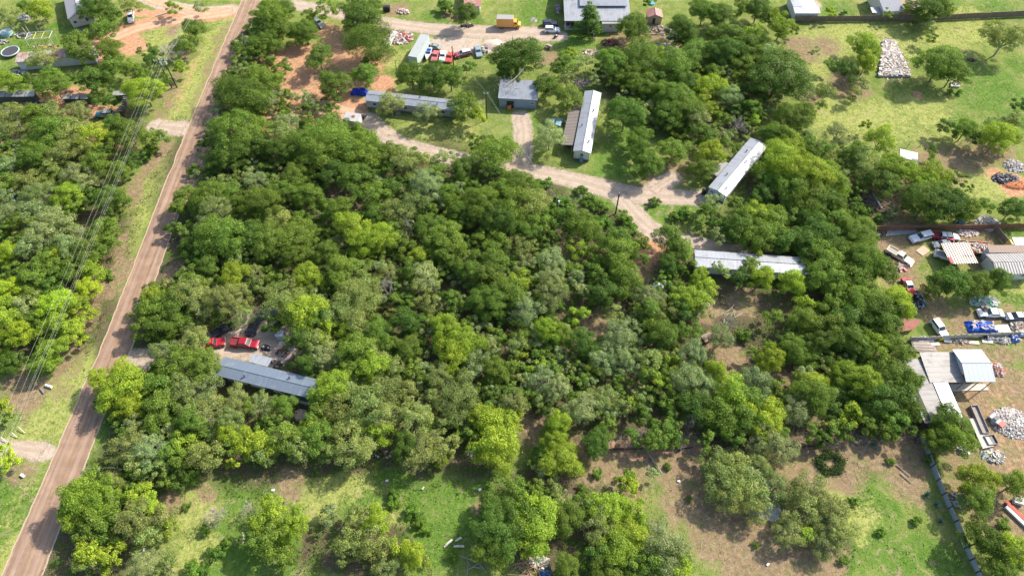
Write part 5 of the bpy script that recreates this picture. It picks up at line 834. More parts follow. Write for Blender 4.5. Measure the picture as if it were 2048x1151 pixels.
# ---------------------------------------------------------------- vehicles
def wheel(e, x, y, r=.34, w_=.22):
    m = MB(); m.disc((x, y - w_ / 2, r), r, w_, 16, axis='Y'); o = m.build("wheel", RUBBER, e); q = MB(); q.disc((x, y - w_ / 2 - .012, r), r * .55, w_ + .024, 10, axis='Y'); q.build("rim", CHROME, o)
def paint(c, dull=False): return M(c, .35 if not dull else .7, 0, .1 if not dull else .3, .8, .5, 0.5 if not dull else 0)
def car(name, label, rear, front, kind, color, L=4.6, Wd=1.8, dull=False, cabin=None, cat=None, group=None):
    a, f = W(*rear, .6), W(*front, .6); c = (a + f) / 2; e = empty(name, (c.x, c.y, 0), math.atan2(f.y - a.y, f.x - a.x), label, cat or kind, group)
    P = paint(color, dull); C2 = paint(cabin, dull) if cabin else P; h = Wd / 2
    if kind == 'sedan': body = [(-.5, .3), (-.49, .78), (-.34, .93), (.14, .93), (.36, .88), (.48, .72), (.5, .32)]; cab = [(-.34, .9), (-.20, 1.38), (.04, 1.40), (.2, .92)]; hc = 1
    elif kind in ('suv', 'van', 'hatchback'): body = [(-.5, .35), (-.5, 1.0), (-.48, 1.08), (.16, 1.08), (.42, 1.0), (.49, .82), (.5, .36)]; cab = [(-.49, 1.05), (-.44, 1.68), (.02, 1.70), (.2, 1.06)]
    elif kind == 'pickup': body = [(-.5, .45), (-.5, 1.0), (-.06, 1.0), (.18, 1.06), (.42, 1.02), (.49, .9), (.5, .42)]; cab = [(-.09, 1.0), (-.07, 1.66), (.10, 1.68), (.22, 1.05)]
    elif kind == 'crewcab': body = [(-.5, .5), (-.5, 1.08), (-.16, 1.08), (.2, 1.12), (.43, 1.08), (.49, .95), (.5, .46)]; cab = [(-.18, 1.08), (-.15, 1.78), (.10, 1.80), (.24, 1.1)]
    else: body = [(-.5, .35), (-.49, .9), (.5, .9), (.5, .35)]; cab = []
    if kind == 'old pickup': pass
    m = MB(); m.prism([(x * L, z) for x, z in body], -h, h, taper=lambda x, z: .07 if z > .85 else (.03 if z < .5 else 0))
    m.build("body", P, e, bevel=.06)
    if cab:
        m = MB(); zt = max(z for _, z in cab); m.prism([(x * L, z) for x, z in cab], -h, h, taper=lambda x, z: .24 if z > zt - .1 else .09); m.build("cabin", C2, e, bevel=.05)
        (x0, z0), (x1, z1), (x2, z2), (x3, z3) = cab; g = MB()
        def lerp(p, q, t): return (p[0] + (q[0] - p[0]) * t, p[1] + (q[1] - p[1]) * t)
        for (pa, pb, sgn) in (((x3 * L, z3), (x2 * L, z2), 1), ((x0 * L, z0), (x1 * L, z1), -1)):
            a_, b_ = lerp(pa, pb, .16), lerp(pa, pb, .88); off = .02 * sgn
            g = MB(); g.slab([(a_[0] + off, -h + .2, a_[1] + .01), (a_[0] + off, h - .2, a_[1] + .01), (b_[0] + off, h - .32, b_[1] + .01), (b_[0] + off, -h + .32, b_[1] + .01)][::sgn], .015); g.build("windscreen" if sgn > 0 else "rear_window", GLASS, e)
        for s_ in (-1, 1):
            g = MB(); ya, yb = s_ * (h - .095), s_ * (h - .23)
            q0, q1, q2, q3 = lerp((x0 * L, z0), (x1 * L, z1), .25), lerp((x0 * L, z0), (x1 * L, z1), .85), lerp((x3 * L, z3), (x2 * L, z2), .85), lerp((x3 * L, z3), (x2 * L, z2), .25)
            q0 = (q0[0] + .12, q0[1]); q1 = (q1[0] + .1, q1[1]); q2 = (q2[0] - .1, q2[1]); q3 = (q3[0] - .25, q3[1])
            def yy(z): return ya + (yb - ya) * (z - z0) / (z1 - z0) + s_ * .012
            g.poly([(q0[0], yy(q0[1]), q0[1]), (q1[0], yy(q1[1]), q1[1]), (q2[0], yy(q2[1]), q2[1]), (q3[0], yy(q3[1]), q3[1])], [(0, 1, 2, 3)]); g.build("side_window", GLASS, e)
    if kind in ('pickup', 'crewcab'):
        xb0, xb1 = -.485 * L, (-.12 if kind == 'pickup' else -.2) * L; zt = 1.0 if kind == 'pickup' else 1.08; m = MB()
        for s_ in (-1, 1): m.box(((xb0 + xb1) / 2, s_ * (h - .12), zt + .1), (xb1 - xb0, .1, .22))
        m.box((xb0 + .05, 0, zt + .1), (.1, Wd - .3, .22)); m.box((xb1, 0, zt + .1), (.08, Wd - .3, .22)); m.build("bed_rail", P, e)
        m = MB(); m.box(((xb0 + xb1) / 2, 0, zt + .012), (xb1 - xb0 - .1, Wd - .36, .02)); m.build("bed_floor", M(tuple(x * .45 + .03 for x in color), .8), e)
    for x in (-.31 * L, .32 * L):
        for s_ in (-1, 1): wheel(e, x, s_ * (h - .1), .36 if kind not in ('crewcab', 'pickup') else .4)
    for s_ in (-1, 1):
        m = MB(); m.box((.495 * L, s_ * (h - .32), .72), (.06, .34, .16)); m.build("headlight", WHITE, e)
        m = MB(); m.box((-.497 * L, s_ * (h - .22), .8), (.05, .2, .2)); m.build("tail_light", M((.35, .02, .02), .4), e)
    m = MB(); m.box((.505 * L, 0, .45), (.1, Wd * .9, .18)); m.build("bumper", CHROME if kind in ('pickup', 'crewcab') else P, e)
    return e
OC = "old cars parked in rows"
car("parked_car", "black hatchback parked on the dirt beside the cream house", (173, 68), (147, 69), 'hatchback', (.02, .02, .03), 4.4)
car("parked_van", "white van parked end-on at the upper left dirt drive", (262, 26), (262, 44), 'van', (.7, .7, .7), 4.8)
car("parked_van", "grey van half under trees near the top gravel road", (630, 42), (643, 52), 'van', (.3, .33, .32), 5.0)
car("parked_suv", "dark navy suv behind the white suv near the big house", (1087, 48), (1114, 48), 'suv', (.02, .03, .07), 4.6)
car("parked_suv", "shiny white suv on the gravel left of the big house", (1090, 60), (1119, 60.5), 'suv', (.75, .76, .78), 4.5)
car("old_car", "dusty grey-green car behind the white boat", (876, 95), (860, 92), 'sedan', (.22, .27, .25), 4.3, dull=True, cat="car", group=OC)
car("old_car", "faded red sedan just right of the white boat", (873, 104), (868, 120), 'sedan', (.45, .12, .12), 4.6, dull=True, cat="car", group=OC)
car("old_car", "white sedan with stripes between the two red ones", (887, 104), (884, 120), 'sedan', (.6, .62, .6), 4.6, dull=True, cat="car", group=OC)
car("old_car", "bright red coupe beside the dark pole in the row", (902, 107), (897, 122), 'sedan', (.6, .07, .05), 4.3, dull=True, cat="car", group=OC)
car("old_suv", "maroon suv with a silver-white roof in the old car row", (940, 105), (911, 112), 'suv', (.24, .03, .06), 4.8, cabin=(.55, .55, .6), cat="suv", group=OC)
car("old_car", "steel-blue sedan parked end-on near the pale sand heap", (953, 93), (959, 113), 'sedan', (.2, .27, .32), 4.8, dull=True, cat="car", group=OC)
car("pickup_truck", "glossy red crew-cab pickup standing clear on the gravel yard", (463, 684), (517, 689), 'crewcab', (.30, .008, .018), 5.8, 1.95, cat="pickup")
car("pickup_truck", "red pickup half hidden by a tree left of the glossy red one", (399, 691), (449, 683), 'pickup', (.36, .01, .02), 5.2, 1.85, cat="pickup")
car("pickup_truck", "black pickup with loaded bed behind the half-hidden red pickup", (432, 668), (462, 650), 'pickup', (.03, .03, .035), 5.0, 1.8, cat="pickup")
car("parked_car", "black car at the upper edge of the gravel yard under trees", (502, 664), (512, 642), 'sedan', (.02, .02, .03), 4.2)
car("parked_car", "blue car almost lost under crowns above the gravel yard", (524, 630), (545, 624), 'sedan', (.02, .05, .13), 4.3)
car("station_wagon", "long white suv with dark sunroof by the leaning white panel", (1865, 468), (1819, 480), 'suv', (.72, .74, .76), 5.2, 1.95, cat="suv")
car("old_pickup", "cream pickup with empty bed parked diagonally on the grass", (1779, 500), (1819, 524), 'pickup', (.68, .62, .5), 6.0, 1.9, dull=True, cat="pickup")
car("wrecked_pickup", "wrecked red pickup with white cab and junk-filled bed", (1867, 471), (1900, 476), 'pickup', (.42, .03, .05), 5.0, 1.8, cabin=(.65, .66, .68), dull=True, cat="pickup")
car("wrecked_car", "white car front with two black stripes beside the wrecked red pickup", (1884, 472), (1914, 474), 'sedan', (.7, .71, .72), 4.3, cat="car")
car("old_car", "dark grey car nosed against the carport corner", (1902, 486), (1866, 490), 'sedan', (.14, .17, .19), 4.3, dull=True, cat="car")
car("pickup_truck", "white pickup with black bed under the ribbed carport's left end", (1873, 508), (1910, 518), 'pickup', (.62, .64, .66), 5.0, cat="pickup")
car("stripped_sedan", "white sedan with its engine bay open behind the blue tarp", (2008, 626), (1955, 625), 'sedan', (.68, .68, .67), 5.2, 1.95, cat="car")
m = MB(); P = W(1966, 622, 0); m.box((0, 0, 1.0), (1.5, 1.5, .12)); m.box((.2, .1, 1.12), (.7, .6, .2)); m.box((-.4, -.3, 1.1), (.4, .3, .15)); o = m.build("engine", BLACK, None, P); tag(o, "dark exposed engine of the stripped white sedan", "engine")
car("parked_car", "dark blue-grey sedan right of the stripped white sedan", (2052, 632), (2012, 633), 'sedan', (.06, .09, .12), 4.8)
car("parked_van", "white minivan nose-down beside the row of leaning panels", (1870, 646), (1886, 668), 'van', (.66, .68, .68), 4.4)
car("buried_car", "red and white car wreck mostly hidden between big crowns", (1814, 566), (1820, 578), 'sedan', (.5, .04, .05), 4.2, cabin=(.6, .6, .6), dull=True, cat="car")
car("old_car", "teal car under the lean-to's upper end", (1095, 244), (1118, 248), 'sedan', (.15, .3, .32), 4.2, dull=True, cat="car")
car("old_car", "blue car under the trees at the far left edge", (36, 283), (32, 296), 'sedan', (.2, .3, .4), 4.2, dull=True, cat="car")
car("parked_car", "dark teal car with grey roof in the shaded pen yard", (224, 228), (194, 230), 'suv', (.05, .22, .28), 4.6, cabin=(.35, .36, .36))
# box truck
a, f = W(994, 50, .6), W(1041, 51, .6); c_ = (a + f) / 2; e = empty("box_truck", (c_.x, c_.y, 0), math.atan2(f.y - a.y, f.x - a.x), "yellow-orange box truck with grey roof and faded side parked on the gravel", "truck")
YL = paint((.75, .38, .02)); m = MB(); m.box((-1.05, 0, 1.95), (4.9, 2.3, 2.5)); m.build("cargo_box", siding("faded_orange", (.72, .36, .10), (.62, .42, .30), .55), e, bevel=.04)
m = MB(); m.box((-1.05, 0, 3.225), (4.8, 2.2, .04)); m.build("box_roof", RF_TARPW, e)
m = MB(); m.prism([(1.45, .5), (1.45, 2.2), (2.3, 2.2), (2.75, 1.4), (3.45, 1.25), (3.5, .5)], -.98, .98, taper=lambda x, z: .12 if z > 2 else 0); m.build("cab", YL, e, bevel=.06)
m = MB(); m.slab([(2.74, -.8, 1.46), (2.74, .8, 1.46), (2.36, .75, 2.14), (2.36, -.75, 2.14)], .02); m.build("windscreen", GLASS, e)
for s_ in (-1, 1): m = MB(); m.box((2.0, s_ * .985, 1.75), (.7, .02, .5)); m.build("side_window", GLASS, e); m = MB(); m.box((3.5, s_ * .7, .95), (.05, .3, .2)); m.build("headlight", WHITE, e)
for x in (-2.0, 2.6):
    for s_ in (-1, 1): wheel(e, x, s_ * .98, .42, .25)
# boat on trailer
a, f = W(853, 122, .5), W(860, 96, .5); c_ = (a + f) / 2; e = empty("motor_boat", (c_.x, c_.y, 0), math.atan2(a.y - f.y, a.x - f.x), "small white motor boat with blue seats on a trailer in the old car row", "boat"); m = MB(); n_ = 9; V = []; L_ = 5.6
for i in range(n_):
    t = i / (n_ - 1); x = -L_ / 2 + L_ * t; w_ = .95 * (1 - max(0, t - .35) ** 2 / .45); w_ = max(w_, .05); zk = .45 + .45 * max(0, t - .6); V += [(x, -w_, 1.15 + .12 * t), (x, -w_ * .75, zk + .15), (x, 0, zk), (x, w_ * .75, zk + .15), (x, w_, 1.15 + .12 * t)]
m.poly(V, [(i * 5 + j, (i + 1) * 5 + j, (i + 1) * 5 + j + 1, i * 5 + j + 1) for i in range(n_ - 1) for j in range(4)] + [(0, 1, 2, 3, 4)]); m.build("hull", paint((.72, .73, .74)), e)
V2 = []
for i in range(n_):
    t = i / (n_ - 1); x = -L_ / 2 + L_ * t; w_ = max(.95 * (1 - max(0, t - .35) ** 2 / .45) - .05, .02); V2 += [(x, -w_, .95), (x, w_, .95)]
m = MB(); m.poly(V2, [(i * 2, (i + 1) * 2, (i + 1) * 2 + 1, i * 2 + 1) for i in range(n_ - 1)]); m.build("deck", M((.55, .55, .55), .6), e)
for x in (-1.4, -.2): m = MB(); m.box((x, 0, 1.15), (.5, 1.2, .35)); m.build("seat", M((.04, .1, .35), .6), e)
m = MB(); m.box((.7, 0, 1.35), (.1, 1.3, .35), ry=-.4); m.build("windshield", GLASS, e); m = MB(); m.box((-2.9, 0, 1.15), (.35, .35, .7)); m.build("outboard", BLACK, e)
m = MB(); m.box((0, 0, .38), (5.2, .12, .1)); m.box((0, 0, .32), (.1, 1.7, .1)); m.build("trailer_frame", DARKMETAL, e)
for s_ in (-1, 1): wheel(e, -.3, s_ * .95, .3, .18)

# ---------------------------------------------------------------- fences
def path_fence(name, label, pts, h, panel, mat, postmat, gap=.0, th=.06, post=.1, cat="fence", rail=False, jit=0.0, seed=1, skip=()):
    """pts in photograph pixels at the ground; each run cut into panels between posts"""
    P = G2(pts); e = empty(name, P[0], 0, label, cat); o0 = P[0]; r = random.Random(seed); k = 0
    for a, b_ in zip(P, P[1:]):
        L = (b_ - a).length; n = max(1, round(L / panel)); u = (b_ - a) / n; ang = math.atan2(u.y, u.x)
        for i in range(n + 1):
            q = a + u * i - o0; m = MB(); hh = h * r.uniform(1.0, 1.06 + jit); m.box((q.x, q.y, hh / 2), (post, post, hh), rz=ang); m.build("post", postmat, e)
            if i == n or k in skip: k += 1; continue
            c = q + u / 2; k += 1; h2 = h * (1 + r.uniform(-.5, .5) * jit)
            m = MB()
            if rail:
                for z in (h * .35, h * .65, h * .92): m.box((c.x, c.y, z), (u.length - post, .012, .02), rz=ang)
                m.build("wire_strand", DARKMETAL, e)
            else:
                m.box((c.x, c.y, h2 / 2 + .03), (u.length - post - gap, th, h2 - .06), rz=ang, rx=r.uniform(-.06, .06) * (1 if jit else 0))
                nb = int(u.length / .3)
                for j in range(nb):
                    t = (j + .5) / nb - .5; s_ = r.choice((-1, 1)) * 0 - 1; m.box((c.x + u.x * t * .9 - math.sin(ang) * -.045, c.y + u.y * t * .9 + math.cos(ang) * -.045, h2 / 2 + .04), (.2, .03, h2 - .1 + r.uniform(-.04, .06)), rz=ang)
                m.build("panel", mat, e)
    return e
BOARD = siding("fence_boards", (.22, .17, .13), (.12, .095, .08), .3, True); BOARD2 = siding("brown_fence_boards", (.26, .13, .085), (.15, .1, .07), .25, True); SHEETF = siding("grey_sheet", (.30, .34, .38), (.17, .16, .15), .35, True); PALEF = M((.46, .45, .40), .8, var=.3)
path_fence("board_fence", "long weathered brown board fence across the top right fields", [(1586, 45), (1700, 43), (1820, 42), (1880, 41), (1960, 37), (2075, 32)], 1.9, 2.6, BOARD, GREYWOOD, jit=.08)
path_fence("board_fence", "reddish-brown board fence behind the white suv and leaning panel", [(1738, 463), (1800, 461), (1870, 460), (1958, 459), (1984, 458)], 1.8, 2.4, BOARD2, WOOD, jit=.1, seed=2)
path_fence("board_fence", "brown board fence at the right edge above the yellow shed", [(1984, 458), (2075, 455)], 1.7, 2.4, BOARD2, WOOD, jit=.1, seed=3)
path_fence("board_fence", "grey board fence running diagonally down to the brown-roofed annex", [(1985, 460), (2008, 489)], 1.8, 1.6, BOARD, GREYWOOD, jit=.1, seed=4)
path_fence("sheet_metal_fence", "long grey sheet-metal fence slanting down the lower right", [(1838, 872), (1862, 934), (1884, 990), (1908, 1044), (1929, 1096), (1962, 1170)], 1.5, 2.2, SHEETF, BLACK, th=.05, post=.16, jit=.15, seed=5)
path_fence("panel_fence", "row of pale leaning sheet panels above the junk row at right", [(1815, 681), (1880, 678), (1950, 674), (2070, 668)], 1.35, 1.25, PALEF, GREYWOOD, gap=.28, th=.05, jit=.3, seed=6)
path_fence("wire_fence", "wire fence with thin wooden posts across the right side fields", [(1790, 295), (1840, 292), (1900, 289), (1960, 287), (2075, 284)], 1.3, 2.6, None, GREYWOOD, rail=True, jit=.3, seed=7)
path_fence("wire_fence", "brushy wire fence with crooked posts along the wood's lower edge", [(1165, 899), (1280, 897), (1400, 894), (1500, 890), (1600, 892), (1720, 884), (1836, 878)], 1.2, 3.2, None, WOOD, rail=True, jit=.35, seed=8)
path_fence("wire_fence", "wire fence with dark posts behind the garage and its big tree", [(900, 148), (1000, 147), (1100, 145), (1240, 142)], 1.3, 4.5, None, BLACK, rail=True, jit=.3, seed=9)
path_fence("pipe_rail", "low dark rail edging the yard below the tarp-ended trailer", [(778, 271), (850, 280), (950, 287)], .35, 5, None, BLACK, rail=True, seed=10)
path_fence("brick_edging", "low pale edging wall beside the upper left dirt drive", [(312, 34), (352, 22)], .35, 1.2, CONC, CONC, gap=.05, th=.2, seed=11)

# dead brush along the lower wood edge
path_fence("board_fence", "low dark decaying board fence between the wood's lower edge and the tan clearing", [(1172, 900), (1300, 898), (1500, 893), (1640, 893)], .75, 2.6, M((.10, .065, .045), .95, var=.4), WOOD, gap=.12, jit=.45, seed=15, skip=(5, 9, 14, 20))  # dark boards added to draw the shadow strip along the wood's edge
def sticks(name, label, pts, spread, n, r0, ln, mat, cat, seed=1, h=.4, flat=True):
    rng = np.random.default_rng(seed); P = G2(pts); m = MB(); o0 = P[0]
    for k in range(n):
        i = int(rng.integers(0, max(1, len(P) - 1))); c = P[i].lerp(P[min(i + 1, len(P) - 1)], rng.random()) + Vector((rng.normal(0, spread), rng.normal(0, spread), 0)) - o0
        a = rng.uniform(0, 6.28); L = ln * rng.uniform(.4, 1.2); d = Vector((math.cos(a) * L, math.sin(a) * L, rng.uniform(-.1, .5) * (L * .4))); z = rng.uniform(.05, h); p = Vector((c.x, c.y, z))
        m.tube([p, p + d * .5 + Vector((rng.normal(0, .1), rng.normal(0, .1), .05)), p + d], r0, r0 * .3, 4)
    o = m.build(name, mat, None, o0); tag(o, label, cat); return o
sticks("brush_pile", "long drift of dead branches along the lower wood fence, left part", [(1200, 893), (1300, 890), (1400, 888)], 1.0, 170, .05, 2.2, TWIG, "brush", 1)
sticks("brush_pile", "dead branches heaped along the lower wood fence, right part", [(1420, 886), (1560, 884), (1720, 874), (1830, 874)], .9, 200, .05, 2.4, TWIG, "brush", 2)
sticks("brush_pile", "pale fallen trunks sticking out of the wood's dark middle", [(1132, 745), (1142, 728)], 1.0, 16, .12, 4.0, M((.5, .44, .36), .9), "brush", 3, h=1.5)
sticks("brush_pile", "bleached white dead branches beside the dirt clearing", [(1449, 640), (1460, 643)], .8, 22, .05, 2.0, M((.55, .5, .43), .9), "brush", 4, h=1.2)
sticks("brush_pile", "brown branch tangle in the sandy gap between crowns", [(690, 372), (700, 392)], 2.0, 70, .06, 2.0, WOOD, "brush", 5)
sticks("scrap_timber", "dark heap of scrap timber and beams beside the curved dirt path", [(1735, 392), (1750, 412), (1770, 418)], 1.7, 90, .10, 3.2, WOOD, "timber", 6, h=.9)
m = MB(); m.box((0, 0, .9), (.4, 4.6, .35), rz=.15); o = m.build("beam", GREYWOOD, None, W(1751, 407)); tag(o, "single thick beam standing out of the scrap timber heap", "beam")
m = MB(); m.tube([(0, 0, .3), (1.2, -2.0, .35), (2.0, -3.6, .3)], .16, .10, 6); m.tube([(0, 0, .4), (-.4, 1.0, .9)], .08, .03, 4); m.tube([(.2, -.3, .4), (1.2, .5, .9)], .06, .02, 4); o = m.build("fallen_log", TWIG, None, W(1296, 908)); tag(o, "bare fallen log lying in the tan clearing below the wire fence", "log")

rng = np.random.default_rng(99); m = MB(); n_ = 0
for _ in range(9000):
    x, y = rng.uniform(-130, 130), rng.uniform(28, 170)
    if not off_road(x, y, 4.5) or zsample(GRAV, x, y) > .1 or zsample(LITTER, x, y) + zsample(TAN, x, y) * .5 < .3: continue
    a_ = rng.uniform(0, 6.28); L_ = rng.uniform(.5, 2.4); d_ = Vector((math.cos(a_) * L_, math.sin(a_) * L_, rng.uniform(0, .15))); p_ = Vector((x, y, .06)); m.tube([p_, p_ + d_], rng.uniform(.02, .05), .012, 3); n_ += 1
    if n_ > 2200: break
o = m.build("fallen_twigs", TWIG); tag(o, "loose fallen twigs and sticks scattered over the wood floor and clearings", "twigs", kind="stuff")

# ---------------------------------------------------------------- heaps of rubble and junk
def heap(name, label, c, rx, ry, h, n, sz, cols, cat, rz=0, seed=1, flat=.35, base=None, loc=None, kind=None):
    rng = np.random.default_rng(seed); m = MB(); mats = [M(q, .85, var=.2) for q in cols]
    for k in range(n):
        t = rng.uniform(0, 6.28); q = math.sqrt(rng.random()); x, y = rx * q * math.cos(t), ry * q * math.sin(t); z = h * max(0, 1 - q ** 1.7) * rng.uniform(.6, 1) + .04; s_ = sz * rng.uniform(.4, 1.35)
        m.box((x, y, z), (s_, s_ * rng.uniform(.4, 1), s_ * flat * rng.uniform(.5, 1.3)), rz=rng.uniform(0, 6.28), rx=rng.uniform(-.6, .6), ry=rng.uniform(-.6, .6), mi=int(rng.integers(0, len(mats))))
    if h > .5:
        K = 14; V = [(0, 0, h * .85)]
        for j, f in enumerate((.35, .7, 1.0)):
            for i in range(K): t = 6.283 * i / K; g = f * rng.uniform(.88, 1.1); V.append((rx * g * math.cos(t), ry * g * math.sin(t), h * .85 * (1 - f ** 1.6) if j < 2 else -.05))
        F_ = [(0, 1 + i, 1 + (i + 1) % K) for i in range(K)] + [(1 + j * K + i, 1 + (j + 1) * K + i, 1 + (j + 1) * K + (i + 1) % K, 1 + j * K + (i + 1) % K) for j in range(2) for i in range(K)]; m.poly(V, F_, 0)
    o = m.build(name, mats, None, loc or W(*c), rz); tag(o, label, cat, kind=kind); return o
WH, PK, GY_, BR, BK, BLU, RD = (.46, .44, .41), (.43, .335, .28), (.32, .31, .3), (.22, .15, .1), (.035, .035, .04), (.03, .1, .4), (.42, .06, .04)
# white rubble slab in the field
P = [W(1755, 155), W(1821, 156), W(1787, 84), W(1764, 84)]; cen = sum(P, Vector()) / 4; e = empty("house_foundation", cen, 0, "long raised floor slab heaped with white rubble in the upper right field", "foundation")
m = MB(); m.slab([(p.x - cen.x, p.y - cen.y, .5) for p in P], .5); m.build("floor_deck", M((.33, .26, .22), .9), e)
rng = np.random.default_rng(3); m = MB()
for k in range(2600):
    u, v_ = rng.random(2); a = P[0].lerp(P[1], u); b_ = P[3].lerp(P[2], u); q = a.lerp(b_, v_) - cen; s_ = rng.uniform(.12, .45) if k % 6 else rng.uniform(.5, 1.1)
    m.box((q.x * .97, q.y * .97, .52 + rng.uniform(0, .3)), (s_, s_ * rng.uniform(.4, 1), rng.uniform(.04, .2)), rz=rng.uniform(0, 6.28), rx=rng.uniform(-.5, .5), mi=int(rng.choice(5, p=[.40, .24, .15, .12, .09])))
for k in range(260):
    a_ = rng.uniform(0, 6.283); u, v_ = .5 + .58 * math.cos(a_), .5 + .58 * math.sin(a_); q = P[0].lerp(P[1], u).lerp(P[3].lerp(P[2], u), v_) - cen + Vector((rng.normal(0, .5), rng.normal(0, .5), 0)); s_ = rng.uniform(.1, .5)
    m.box((q.x, q.y, .06), (s_, s_ * .6, .07), rz=rng.uniform(0, 6.28), mi=int(rng.choice(5)))
for k in range(16):
    u, v_ = rng.random(2); q = P[0].lerp(P[1], u).lerp(P[3].lerp(P[2], u), v_) - cen; m.box((q.x * .9, q.y * .9, .85), (rng.uniform(1, 2.6), .14, .1), rz=rng.uniform(0, 6.28), ry=rng.uniform(-.1, .1), mi=int(rng.choice([3, 4])))
m.build("rubble", [M(c, .9, var=.15) for c in ((.60, .57, .54), (.48, .44, .40), (.35, .32, .3), (.55, .38, .25), (.16, .13, .12))], e)
heap("rubble_heap", "big heap of broken white rubble on the bare orange soil at right", (2024, 846), 3.9, 3.2, 1.0, 900, .36, [(.56, .53, .49), (.48, .43, .38), (.36, .3, .25), (.6, .575, .54)], "rubble", seed=11)
heap("sand_heap", "smooth pale pink sand heap right of the old car row", (988, 90), 3.4, 2.6, 1.3, 60, .12, [(.62, .47, .37), (.58, .44, .35)], "sand heap", seed=12)
heap("rubble_heap", "white and brown junk heap left of the long box trailer", (798, 76), 4.2, 3.2, .7, 260, .8, [WH, WH, BR, PK, GY_, RD], "junk", seed=13)
m = MB(); m.box((0, 0, .9), (1.1, 6.2, .5), rz=-.25, rx=0); m.box((.4, 0, .5), (.3, 5.6, .6), rz=-.25); o = m.build("leaning_board", WHITE, None, W(784, 82)); tag(o, "long narrow white panel leaning on the junk left of the box trailer", "panel")
m = MB(); m.box((0, 0, .5), (4.5, 1.3, .9), rz=-.04); o = m.build("covered_boat", M((.10, .05, .06), .8), None, W(765, 67)); tag(o, "long dark maroon covered load above the junk heap", "covered load")
heap("rubble_heap", "scattered white and grey litter right of the red-striped shed", (1318, 62), 3.6, 2.4, .3, 150, .45, [WH, GY_, BR, PK], "junk", seed=14)
heap("rubble_heap", "pale litter spread between crowns below the red-striped shed", (1330, 100), 4.5, 3.0, .3, 260, .45, [WH, PK, WH, GY_], "junk", seed=15)
heap("rubble_heap", "pinkish broken tiles below the crowns left of the twin dark posts", (1330, 128), 3.5, 1.6, .25, 160, .4, [PK, WH, BR], "junk", seed=16)
heap("rubble_heap", "flat pile of pinkish boards in the grass below the big house", (1184, 108), 2.6, 1.8, .3, 90, .9, [PK, (.5, .4, .36), BR], "boards", seed=17, flat=.08)
heap("rubble_heap", "round flat stack of dry brush behind the long white gabled trailer", (1166, 166), 2.6, 1.7, .4, 130, .6, [(.42, .34, .27), (.3, .24, .19)], "brush", seed=18, flat=.15)
heap("tire_heap", "brown and dark scrap heap below the house porch wing", (1220, 86), 2.6, 1.8, .7, 120, .55, [BR, BK, RD, BR], "junk", seed=19)
heap("rubble_heap", "white rubble top of the burn heap at the right edge", (2028, 332), 2.6, 2.2, .8, 200, .45, [WH, PK, WH, GY_], "rubble", seed=20)
heap("scrap_heap", "black scrap and tyres in the middle of the burn heap", (2012, 358), 3.2, 1.8, .8, 220, .5, [BK, GY_, BK, (.2, .2, .22)], "junk", seed=21)
heap("soil_heap", "rust-orange soil heap below the black scrap at the right edge", (2034, 371), 3.4, 1.5, .9, 90, .25, [(.46, .17, .07), (.38, .14, .06)], "soil heap", seed=22)
heap("soil_heap", "small rust-coloured earth mound left of the white burn rubble", (2001, 349), 1.4, .9, .4, 50, .2, [(.42, .17, .08)], "soil heap", seed=23)
m = MB(); m.box((0, 0, .12), (4.2, 3.2, .1), rz=-.35)
for k in range(9): m.box((-1.6 + k * .4, .58 - k * .15, .2), (.1, 3.0, .06), rz=-.35)
o = m.build("mattress_frame", M((.62, .6, .56), .9, var=.4, scale=4), None, W(1817, 311)); tag(o, "flat white wire frame lying in the field above the scrub", "frame")
m = MB(); m.slab([tuple(W(*p) + Vector((0, 0, .25)) for p in ((1771, 473), (1832, 468), (1831, 459.5), (1774, 462)))[i] for i in range(4)], .1); o = m.build("roof_panel", RF_WHITE); tag(o, "long flat pale corrugated sheet lying against the reddish fence", "panel")
heap("junk_heap", "black junk at the fence corner left of the flat corrugated sheet", (1750, 470), 1.5, 1.1, .8, 60, .7, [BK, BK, GY_], "junk", seed=24)
heap("canvas_heap", "crumpled pinkish canvas on the grass below the reddish fence", (1935, 465), 2.2, 1.1, .3, 60, .8, [(.55, .42, .38), (.5, .45, .42)], "canvas", seed=25, flat=.15)
heap("junk_heap", "white sheeting thrown over the fence corner at upper right", (1975, 447), 2.8, 2.0, 1.2, 110, .9, [WH, WH, PK], "sheeting", seed=26, flat=.12)
m = MB(); m.box((0, 0, .7), (1.3, .8, 1.1)); m.tube([(-.6, 0, 1.3), (0, 0, 1.9), (.6, 0, 1.3)], .05); o = m.build("playset", M((.03, .25, .5), .5), None, W(1919, 447)); tag(o, "bright blue plastic thing standing behind the reddish fence", "toy")
heap("junk_heap", "debris and broken siding in front of the cream pickup, by the trees", (1796, 530), 2.6, 1.4, .3, 70, .8, [PK, WH, (.5, .2, .16)], "junk", seed=27)
m = MB(); m.slab([(0, 0, .12), (2.6, 0, .12), (2.6, 1.8, .12), (0, 1.8, .12)], .1); o = m.build("plywood_sheet", M((.52, .38, .28), .9), None, W(1845, 512), .6); tag(o, "pinkish board lying flat on the grass right of the cream pickup", "board")
